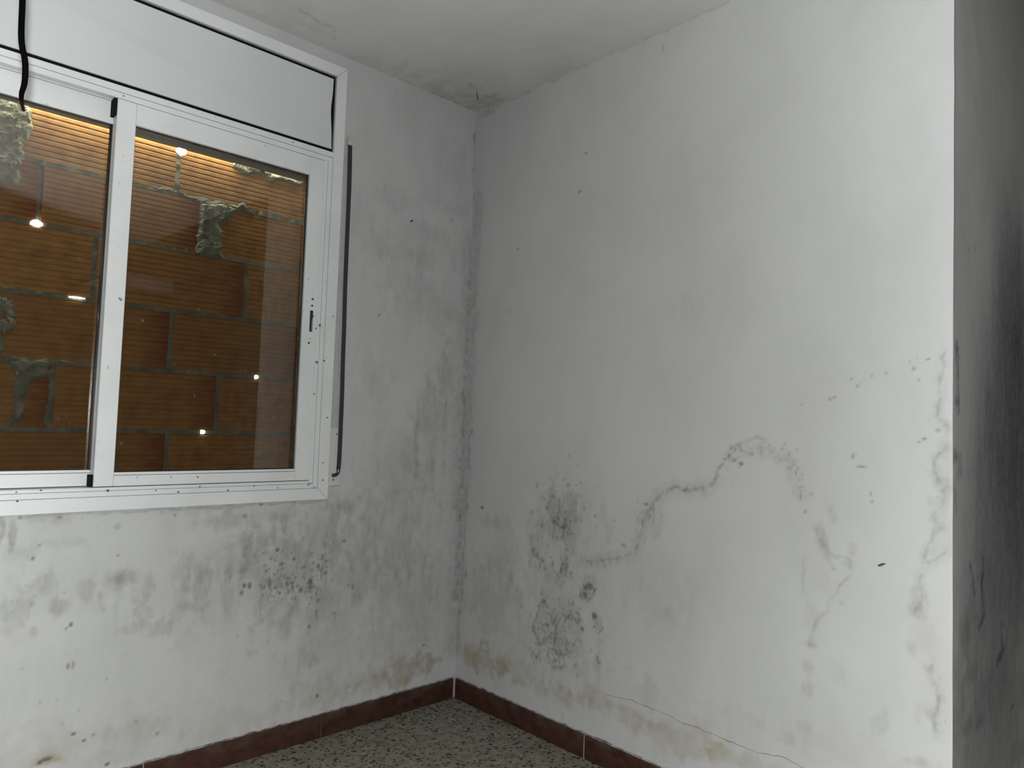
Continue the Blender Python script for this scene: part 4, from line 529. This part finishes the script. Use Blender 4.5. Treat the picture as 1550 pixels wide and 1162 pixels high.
# ------------------------------------------------------------------ bricked-up opening outside the window
BY = .17; BT = .055
brick_wall = empty('wall_outside', (0, 0, 0)); tag(brick_wall, kind='structure')
beds = [.876, 1.082, 1.285, 1.489, 1.698, 1.887, 2.088, 2.29, 2.428]
heads = [[-1.64, -1.15], [-1.985, -1.490, -.991], [-1.645, -1.158], [-1.89, -1.400, -.911],
         [-2.03, -1.556, -1.082], [-1.655, -1.165, -.676], [-1.90, -1.41, -.92], [-1.65, -1.16]]
J = .013
def brick_mesh(h):
    """unit-length brick with ribbed face, centred in x and z, face at y=0"""
    bm = bmesh.new(); n = 11; prof = []
    for i in range(n):
        z0 = -h / 2 + h * i / n; p = h / n
        prof += [(.0, z0 + p * .06), (.0, z0 + p * .62), (.0024, z0 + p * .80)]
    prof += [(.0, h / 2), (BT, h / 2), (BT, -h / 2), (.0, -h / 2)]
    prism(bm, prof, 'x', -.5, .5)
    me = bpy.data.meshes.new('brick'); bmesh.ops.recalc_face_normals(bm, faces=bm.faces[:]); bm.to_mesh(me); bm.free()
    me.materials.append(M['brick']); return me
X0, X1 = OPEN[0] + .002, OPEN[1] - .002
for ci, (z0, z1) in enumerate(zip(beds[:-1], beds[1:])):
    me = brick_mesh(z1 - z0 - J)
    xs = [X0 - J / 2] + heads[ci] + [X1 + J / 2]
    for a, b in zip(xs[:-1], xs[1:]):
        L = b - a - J
        if L < .005: continue
        o = link_mesh('brick', me, None, brick_wall)
        o.location = ((a + b) / 2, BY + random.uniform(-.0025, .0025), (z0 + z1) / 2); o.scale = (L, 1, 1)
        o.rotation_euler = (0, random.uniform(-.004, .004), random.uniform(-.006, .006))
def joint_strip(length_axis, a, b, c):
    """a mortar joint with an uneven face"""
    bm = bmesh.new(); n = max(2, int((b - a) / .018)); prev = None; hw = J / 2 + .0012
    for i in range(n + 1):
        t = a + (b - a) * i / n; y = BY + .0015 + random.uniform(-.0035, .003); w = hw + random.uniform(-.0005, .003)
        s = random.uniform(-.001, .001)
        q = [(c - w + s, BY + BT - .002), (c - w + s, y), (c + w + s, y), (c + w + s, BY + BT - .002)]
        q = [(t, yy, cc) if length_axis == 'x' else (cc, yy, t) for cc, yy in q]
        cur = [bm.verts.new(p) for p in q]
        if prev:
            for k in range(4): bm.faces.new((prev[k], prev[(k + 1) % 4], cur[(k + 1) % 4], cur[k]))
        else: bm.faces.new(cur)
        prev = cur
    bm.faces.new(prev)
    return bm
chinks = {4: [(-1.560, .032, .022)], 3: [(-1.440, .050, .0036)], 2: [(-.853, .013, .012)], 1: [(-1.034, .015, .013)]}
for bi, z in enumerate(beds[1:-1], 1):
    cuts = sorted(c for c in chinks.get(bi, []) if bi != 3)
    a = X0
    for (cx, cw, ch) in cuts:
        obj('mortar_joint', joint_strip('x', a, cx - cw / 2, z), M['mortar'], brick_wall); a = cx + cw / 2
    obj('mortar_joint', joint_strip('x', a, X1, z), M['mortar'], brick_wall)
for ci, hs in enumerate(heads):
    for x in hs:
        top = beds[ci + 1] - J / 2
        if ci == 5 and x == -1.165: top -= .035
        j = obj('mortar_joint', joint_strip('z', beds[ci] + J / 2, top, x), M['mortar'], brick_wall)
        if x == -1.556: j.location.y = .022      # raked-out joint
# glowing plugs stand in for daylight through holes in the joints
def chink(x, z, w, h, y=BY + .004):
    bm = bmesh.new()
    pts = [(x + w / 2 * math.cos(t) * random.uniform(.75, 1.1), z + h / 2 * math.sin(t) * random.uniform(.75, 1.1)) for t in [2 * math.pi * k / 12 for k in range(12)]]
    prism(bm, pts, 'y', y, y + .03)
    obj('glow_plug', bm, M['chink'], brick_wall)
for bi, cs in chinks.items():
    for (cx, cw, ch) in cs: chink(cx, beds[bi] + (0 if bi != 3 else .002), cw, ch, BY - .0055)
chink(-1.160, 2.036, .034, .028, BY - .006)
# smears of mortar standing proud of the bricks
def smear(poly, th=.008, seed=0, h=.004):
    P = np.array(poly); lo = P.min(0) - .03; hi = P.max(0) + .03
    us = np.arange(lo[0], hi[0], h); vs = np.arange(lo[1], hi[1], h)
    U, V = np.meshgrid(us, vs, indexing='ij')
    du = (fbm(U, V, 28, seed, 4) - .5) * .042; dv = (fbm(U, V, 28, seed + 40, 4) - .5) * .042
    x, y = U + du, V + dv
    ins = np.zeros(U.shape, bool); d = np.full(U.shape, 9.0)
    n = len(P)
    for i in range(n):
        a, b = P[i], P[(i + 1) % n]
        cond = ((a[1] > y) != (b[1] > y)) & (x < (b[0] - a[0]) * (y - a[1]) / (b[1] - a[1] + 1e-12) + a[0])
        ins ^= cond
        ab = b - a; t = np.clip(((x - a[0]) * ab[0] + (y - a[1]) * ab[1]) / (ab @ ab), 0, 1)
        d = np.minimum(d, np.hypot(x - a[0] - t * ab[0], y - a[1] - t * ab[1]))
    sd = np.where(ins, d, -d)
    hgt = np.clip(sd / .012, 0, 1) * th * (.35 + 1.1 * fbm(U, V, 45, seed + 80, 4))
    holes = fbm(U, V, 60, seed + 120, 3) > .70
    bm = bmesh.new(); vv = {}
    def vert(i, j):
        if (i, j) not in vv: vv[(i, j)] = bm.verts.new((U[i, j], BY + .0035 - max(0, hgt[i, j]) - .002, V[i, j]))
        return vv[(i, j)]
    for i in range(U.shape[0] - 1):
        for j in range(U.shape[1] - 1):
            if sd[i, j] > 0 and not holes[i, j] and X0 < U[i, j] and U[i + 1, j] < X1:
                bm.faces.new((vert(i, j), vert(i + 1, j), vert(i + 1, j + 1), vert(i, j + 1)))
    r = bmesh.ops.extrude_face_region(bm, geom=bm.faces[:])
    for g in r['geom']:
        if isinstance(g, bmesh.types.BMVert): g.co.y = BY + .012
    obj('mortar_smear', bm, M['mortar'], brick_wall, smooth=False)
smear([(-1.094, 1.885), (-.985, 1.890), (-.962, 1.875), (-1.005, 1.80), (-.998, 1.73), (-.985, 1.692), (-1.094, 1.690)], .009, 2)
smear([(-1.70, 2.07), (-1.61, 2.06), (-1.592, 2.00), (-1.600, 1.90), (-1.615, 1.80), (-1.66, 1.79), (-1.70, 1.82)], .012, 5)
smear([(-1.69, 1.485), (-1.60, 1.47), (-1.602, 1.40), (-1.620, 1.31), (-1.69, 1.30)], .009, 8)
smear([(-1.605, 1.29), (-1.500, 1.295), (-1.505, 1.25), (-1.545, 1.22), (-1.550, 1.15), (-1.545, 1.10), (-1.60, 1.09), (-1.585, 1.19)], .009, 11)
smear([(-1.505, 1.27), (-1.487, 1.27), (-1.49, 1.09), (-1.52, 1.09), (-1.505, 1.18)], .007, 14)
smear([(-1.00, 2.09), (-.69, 2.09), (-.69, 2.032), (-.76, 2.022), (-.83, 2.012), (-.88, 2.028), (-.93, 2.010), (-.98, 2.030)], .012, 17)
smear([(-1.30, 1.895), (-.90, 1.90), (-.90, 1.88), (-1.10, 1.875)], .005, 20)
smear([(-1.62, 1.292), (-1.40, 1.296), (-1.40, 1.282), (-1.62, 1.276)], .006, 23)
smear([(-1.64, 1.50), (-1.50, 1.497), (-1.50, 1.482), (-1.64, 1.478)], .006, 26)

# ------------------------------------------------------------------ the window
win = empty('window_1', (-1.379, 0, .851))
tag(win, kind='structure')
win_off = Vector((-1.379, 0, .851))
def wpart(name, bm, mat, parent=None, smooth=False):
    if parent is None:
        bmesh.ops.translate(bm, verts=bm.verts[:], vec=-win_off)
        return obj(name, bm, mat, win, smooth)
    bmesh.ops.translate(bm, verts=bm.verts[:], vec=-win_off)
    return obj(name, bm, mat, parent, smooth)
def wbox(name, mat, *a, bev=.0012, parent=None):
    bm = bmesh.new(); box(bm, *a, bev=bev); return wpart(name, bm, mat, parent)
WL, WR, WB, WT = -2.115, -.643, .851, 2.451     # outside of the flange
FL = .041                                       # flange width
# mitred flange bars lying on the wall
def bar(pts):
    bm = bmesh.new(); prism(bm, pts, 'y', -.013, .0)
    bmesh.ops.bevel(bm, geom=bm.edges[:], offset=.0012, segments=1, affect='EDGES', profile=.5)
    wpart('frame_bar', bm, M['white'])
g = .0004
bar([(WL + g, WT), (WR - g, WT), (WR - FL - g, WT - FL), (WL + FL + g, WT - FL)])
bar([(WL + g, WB), (WR - g, WB), (WR - FL - g, WB + FL), (WL + FL + g, WB + FL)])
bar([(WR, WB + g), (WR, WT - g), (WR - FL, WT - FL - g), (WR - FL, WB + FL + g)])
bar([(WL, WB + g), (WL, WT - g), (WL + FL, WT - FL - g), (WL + FL, WB + FL + g)])
IL, IR, IB, IT = WL + FL, WR - FL, WB + FL, WT - FL
# roller shutter box: black plate painted in for its shaded inside, loose white cover with a bowed right edge
wbox('box_dark_backing', M['black'], IL - .008, IR + .008, .020, .030, 2.10, IT + .008, bev=0)
PZ0, PZ1 = 2.1345, IT - .0135
bm = bmesh.new()
pr = [IR - .0125 - .005 * math.sin(math.pi * min(1, max(0, (t - .25) / .6))) ** 2 + .004 * (1 - t) for t in [k / 16 for k in range(17)]]
zs = [PZ0 + (PZ1 - PZ0) * k / 16 for k in range(17)]
prism(bm, [(IL + .006, PZ0)] + [(x, z) for x, z in zip(pr, zs)] + [(IL + .006, PZ1)], 'y', -.006, -.001)
for v in bm.verts:                              # the right edge curls back a little
    d = max(0, v.co.x - (IR - .03)); k = math.sin(math.pi * (v.co.z - PZ0) / (PZ1 - PZ0))
    v.co.y += d * .25 * max(0, k)
wpart('box_cover', bm, M['panel'])
# transom and inner frame, stepped profiles
wbox('transom', M['white'], IL, IR, -.010, .020, 2.103, 2.1225)
wbox('transom_rail', M['white'], IL, IR - .002, -.007, .020, 2.0845, 2.1024)
wbox('jamb', M['white'], IR - .0168, IR - .0004, -.008, .085, IB + .0006, 2.1015)
wbox('jamb', M['white'], IR - .0325, IR - .0172, -.005, .085, IB + .018, 2.0855)
wbox('jamb', M['white'], IL + .0006, IL + .0165, -.008, .085, IB + .0006, 2.1015)
wbox('jamb', M['white'], IL + .0175, IL + .0325, -.005, .085, IB + .018, 2.0855)
wbox('sill_rail', M['white'], IL + .017, IR - .017, -.009, .085, IB + .0006, IB + .0165)
wbox('sill_rail', M['white'], IL + .034, IR - .034, -.006, .085, IB + .0170, IB + .027)
wbox('head_rail', M['greyalu'], IL + .034, IR - .034, .0680, .085, 2.0155, 2.1020, bev=0)
wbox('head_rail', M['white'], IL + .034, IR - .034, .0275, .0675, 2.0842, 2.1020, bev=0)

def sash(x0, x1, z0, z1, y0, y1, wl, wr, wt, wb, yg, skew=0.0):
    """four bars as one welded sash; children: pane, beads, gasket"""
    bm = bmesh.new()
    box(bm, x0, x0 + wl, y0, y1, z0, z1, bev=.0015)
    box(bm, x1 - wr, x1, y0, y1, z0, z1, bev=.0015)
    box(bm, x0 + wl + .0004, x1 - wr - .0004, y0 + .001, y1, z1 - wt, z1, bev=.001)
    box(bm, x0 + wl + .0004, x1 - wr - .0004, y0 + .001, y1, z0, z0 + wb - .009, bev=.001)
    box(bm, x0 + wl + .0004, x1 - wr - .0004, y0 + .005, y1, z0 + wb - .008, z0 + wb, bev=.001)   # glazing bead
    s = wpart('sash', bm, M['white'])
    gx0, gx1, gz0, gz1 = x0 + wl, x1 - wr, z0 + wb, z1 - wt
    bm = bmesh.new(); box(bm, gx0 - .004, gx1 + .004, yg, yg + .004, gz0 - .004, gz1 + .004)
    bmesh.ops.rotate(bm, verts=bm.verts[:], cent=((gx0 + gx1) / 2, yg, (gz0 + gz1) / 2), matrix=Matrix.Rotation(skew, 3, 'Z') @ Matrix.Rotation(skew * .15, 3, 'X'))
    wpart('pane', bm, M['glass'], s)
    bm = bmesh.new(); t = .0045
    box(bm, gx0, gx1, yg - .006, yg - .0005, gz1 - t, gz1)
    box(bm, gx0, gx1, yg - .006, yg - .0005, gz0, gz0 + .0025)
    box(bm, gx0, gx0 + .003, yg - .006, yg - .0005, gz0, gz1)
    box(bm, gx1 - .0055, gx1, yg - .006, yg - .0005, gz0, gz1)
    wpart('gasket', bm, M['gasket'], s)
    # rounded lip of the gasket, catches the flash
    bm = bmesh.new(); tube(bm, [(gx1 - .0062, yg - .0045, gz0 + .002), (gx1 - .0062, yg - .0045, gz1 - .005)], .0018, 10)
    wpart('gasket_lip', bm, M['lip'], s, True)
    # grey spacer behind the head of the pane
    wbox('upper_bead', M['greyalu'], gx0, gx1, yg + .0045, y1 + .012, gz1 + .001, gz1 + .012, bev=0, parent=s)
    return s
right_sash = sash(-1.4055, -.7165, .9215, 2.0835, -.006, .026, .0535, .0545, .066, .0405, .012, .016)   # the pane sits a little askew in its gasket
left_sash = sash(-2.046, -1.352, .9215, 2.0835, .031, .063, .0535, .0520, .0685, .0465, .046)
# slit latch and its screws in the right stile, screw holes on the frame
def dot(x, z, r, y, mat='steel', parent=None, name='screw'):
    bm = bmesh.new(); disc(bm, (x, z), r, y - .0012, y + .001, 10); wpart(name, bm, M[mat], parent)
bm = bmesh.new(); box(bm, -.7448, -.7325, -.0072, -.004, 1.452, 1.529, bev=.0012); lat = wpart('latch', bm, M['gasket'], right_sash)
wbox('latch_insert', M['greyalu'], -.7372, -.7352, -.0080, -.0070, 1.455, 1.498, bev=0, parent=right_sash)
for (x, z) in ((-.7375, 1.570), (-.7385, 1.546), (-.744, 1.411)): dot(x, z, .0042, -.006, parent=right_sash)
bm = bmesh.new(); tube(bm, [(-1.3700, -.0065, 1.4835), (-1.3655, -.0065, 1.4805), (-1.3610, -.0065, 1.4775)], [.0022, .003, .0042], 8)
wpart('pin', bm, M['steel'], right_sash)
dot(-1.3665, .9095, .0038, -.0090); dot(-.6665, .9205, .003, -.013); dot(-1.392, 2.094, .0022, -.0072); dot(-.845, 2.1130, .0025, -.010)
dot(-.72, .905, .0028, -.009); dot(-.92, .908, .0024, -.009); dot(-1.10, .912, .002, -.009); dot(-1.59, .890, .003, -.013)
# flecks of dirt stuck to the frame
for (x, z, q) in [(-0.7317, 1.5096, 0.0036), (-0.7065, 1.4791, 0.0042), (-0.7189, 1.4657, 0.0030), (-0.7098, 1.3445, 0.0048), (-0.6837, 1.3515, 0.0042), (-0.6576, 1.5166, 0.0030), (-0.6594, 1.1460, 0.0036), (-0.7140, 1.2298, 0.0030), (-0.7403, 1.4275, 0.0024), (-0.6693, 0.9833, 0.0030), (-1.1071, 0.9424, 0.0024), (-1.0087, 0.8966, 0.0036), (-1.1657, 0.8985, 0.0030), (-0.8365, 0.8990, 0.0024), (-1.2326, 0.9052, 0.0024), (-1.5359, 0.9168, 0.0030), (-1.5929, 0.9136, 0.0024)]:
    y = -.013 if (x > IR or z < IB) else (-.006 if x < IR - .034 and z > IB + .03 else -.009)
    bm = bmesh.new(); a0 = random.uniform(0, 3)
    prism(bm, [(x + q * random.uniform(.5, 1.2) * math.cos(k) * 1.3, z + q * random.uniform(.5, 1.2) * math.sin(k + .3 * math.cos(a0))) for k in [2 * math.pi * i / 7 for i in range(7)]], 'y', y - .0008, y + .001)
    wpart('dirt_fleck', bm, M['fleck'])
# black brush seals where the sashes meet
wbox('brush_seal', M['black'], -1.4155, -1.4062, -.004, .030, 2.0320, 2.0830, bev=.0005)
wbox('brush_seal', M['black'], -1.4145, -1.4062, -.004, .030, .9225, .9560, bev=.0005)

# ------------------------------------------------------------------ shutter strap beside the window
st = empty('shutter_strap', (-.615, 0, .895))
tag(st, 'dark webbing strap on a pale guide plate, hanging down the right side of the window', 'shutter strap')
def spart(name, bm, mat, smooth=False):
    bmesh.ops.translate(bm, verts=bm.verts[:], vec=(.615, 0, -.895)); return obj(name, bm, mat, st, smooth)
path = spline([(-.6175, 2.168), (-.6145, 2.00), (-.6135, 1.75), (-.6125, 1.62), (-.6085, 1.48), (-.6075, 1.36), (-.6035, 1.22), (-.6030, 1.10), (-.6020, 1.00), (-.6025, .955)] and
              [(-.6175, 0, 2.168), (-.6145, 0, 2.00), (-.6135, 0, 1.75), (-.6125, 0, 1.62), (-.6095, 0, 1.48), (-.6080, 0, 1.36), (-.6045, 0, 1.22), (-.6035, 0, 1.10), (-.6025, 0, 1.00), (-.6030, 0, .957)], 5)
bm = bmesh.new(); prev = None
for i, p in enumerate(path):
    t = i / (len(path) - 1); w = .0072 if t > .12 else .0078
    y = -.009 - .006 * math.sin(math.pi * t) ** .6
    cur = [bm.verts.new(c) for c in ((p.x - w, y - .0005, p.z), (p.x + w, y - .0030, p.z), (p.x + w, y + .0028, p.z), (p.x - w, y + .0028, p.z))]
    if prev:
        for k in range(4): bm.faces.new((prev[k], prev[(k + 1) % 4], cur[(k + 1) % 4], cur[k]))
    else: bm.faces.new(cur)
    prev = cur
bm.faces.new(prev)
spart('strap', bm, M['strap'])
bm = bmesh.new()
tube(bm, spline([(-.6025, -.011, .962), (-.6045, -.011, .946), (-.612, -.011, .939), (-.627, -.011, .936)], 5), .0066, 8)
spart('strap_hook', bm, M['gasket'], True)
bm = bmesh.new(); box(bm, -.6425, -.6060, -.0035, -.0003, 1.1150, 2.160, bev=.001); spart('guide_plate', bm, M['plate'])
bm = bmesh.new(); box(bm, -.6425, -.5870, -.0065, -.0003, .8960, 1.1095, bev=.003); spart('lower_plate', bm, M['lower'])
bm = bmesh.new(); box(bm, -.6300, -.6065, -.018, -.0003, 2.168, 2.186, bev=.002); box(bm, -.6285, -.6085, -.014, -.0003, 2.186, 2.200, bev=.002); spart('top_cap', bm, M['cap'])
for (x, z) in ((-.6135, 1.087), (-.620, .920)):
    bm = bmesh.new(); disc(bm, (x, z), .0032, -.0078, -.004, 8); spart('screw', bm, M['steel'])

# ------------------------------------------------------------------ cable hanging from the ceiling
cb = empty('hanging_cable', (-1.838, -1.269, 1.535))
tag(cb, 'black electric cable hanging loose from the ceiling in front of the window', 'cable')
pts = spline([(-1.845, -1.270, 2.4995), (-1.846, -1.270, 2.2), (-1.842, -1.269, 1.90), (-1.8405, -1.269, 1.714), (-1.8385, -1.269, 1.679), (-1.8365, -1.268, 1.628), (-1.8310, -1.2705, 1.598), (-1.8298, -1.269, 1.572), (-1.8318, -1.2665, 1.557), (-1.8315, -1.267, 1.548)], 6)
n = len(pts)
rad = [.0037 if i < n * .72 else .0037 - .0012 * (i - n * .72) / (n * .28) for i in range(n)]
bm = bmesh.new(); tube(bm, [p - Vector((-1.838, -1.269, 1.535)) for p in pts], rad, 12); obj('sheath', bm, M['cable'], cb, True)
bm = bmesh.new(); tube(bm, [Vector(p) - Vector((-1.838, -1.269, 1.535)) for p in ((-1.8315, -1.267, 1.549), (-1.8300, -1.2668, 1.541), (-1.8280, -1.267, 1.5345))], [.0022, .0021, .0017], 8)
obj('wire_core', bm, M['core'], cb, True)

# ------------------------------------------------------------------ small things on walls and ceiling
def nail(x, z, r, label):
    o = empty('nail', (x, 0, z)); tag(o, label, 'nail')
    bm = bmesh.new(); bmesh.ops.create_cone(bm, cap_ends=True, segments=8, radius1=r * .5, radius2=r * .5, depth=.012)
    bmesh.ops.rotate(bm, verts=bm.verts[:], matrix=Matrix.Rotation(math.pi / 2, 3, 'X')); bmesh.ops.translate(bm, verts=bm.verts[:], vec=(0, -.006, 0)); obj('shank', bm, M['steel'], o)
    bm = bmesh.new(); disc(bm, (0, 0), r, -.014, -.011, 10); obj('head', bm, M['steel'], o)
nail(-.3237, 1.945, .0042, 'small dark nail in the bare plaster between window and room corner')
hk = empty('ceiling_hook', (-.123, -.147, ROOM_H)); tag(hk, 'tiny dark hook with cobweb threads on the ceiling near the corner', 'hook')
bm = bmesh.new(); tube(bm, spline([(0, 0, -.0002), (0, 0, -.012), (.003, -.002, -.022), (.002, -.004, -.028)], 4), [.0022] * 13, 8); obj('hook', bm, M['steel'], hk, True)
bm = bmesh.new()
for d in ((-.05, .01, -.0008), (.030, .012, -.0008), (-.025, -.03, -.0008)):
    tube(bm, spline([(0, 0, -.010), (d[0] * .5, d[1] * .5, -.008), d], 3), .0008, 5)
obj('cobweb', bm, M['web'], hk)
fk = empty('paint_flake', (0, -1.687, .820)); tag(fk, 'small dark flake of paint curling off the right wall', 'paint flake')
bm = bmesh.new(); prev = None
for k in range(7):
    t = k / 6 - .5; w = .0026 * (1 - (2 * t) ** 2) + .0008
    p = Vector((-.002 - .006 * (.25 - t * t) * 2, -t * .019, .0035 * math.sin(3 * t) ))
    cur = [bm.verts.new(p + Vector((a, 0, b))) for a, b in ((0, -w), (-.0008, w), (.0006, w), (.0012, -w))]
    if prev:
        for i in range(4): bm.faces.new((prev[i], prev[(i + 1) % 4], cur[(i + 1) % 4], cur[i]))
    else: bm.faces.new(cur)
    prev = cur
bm.faces.new(prev); obj('flake', bm, M['flake'], fk)
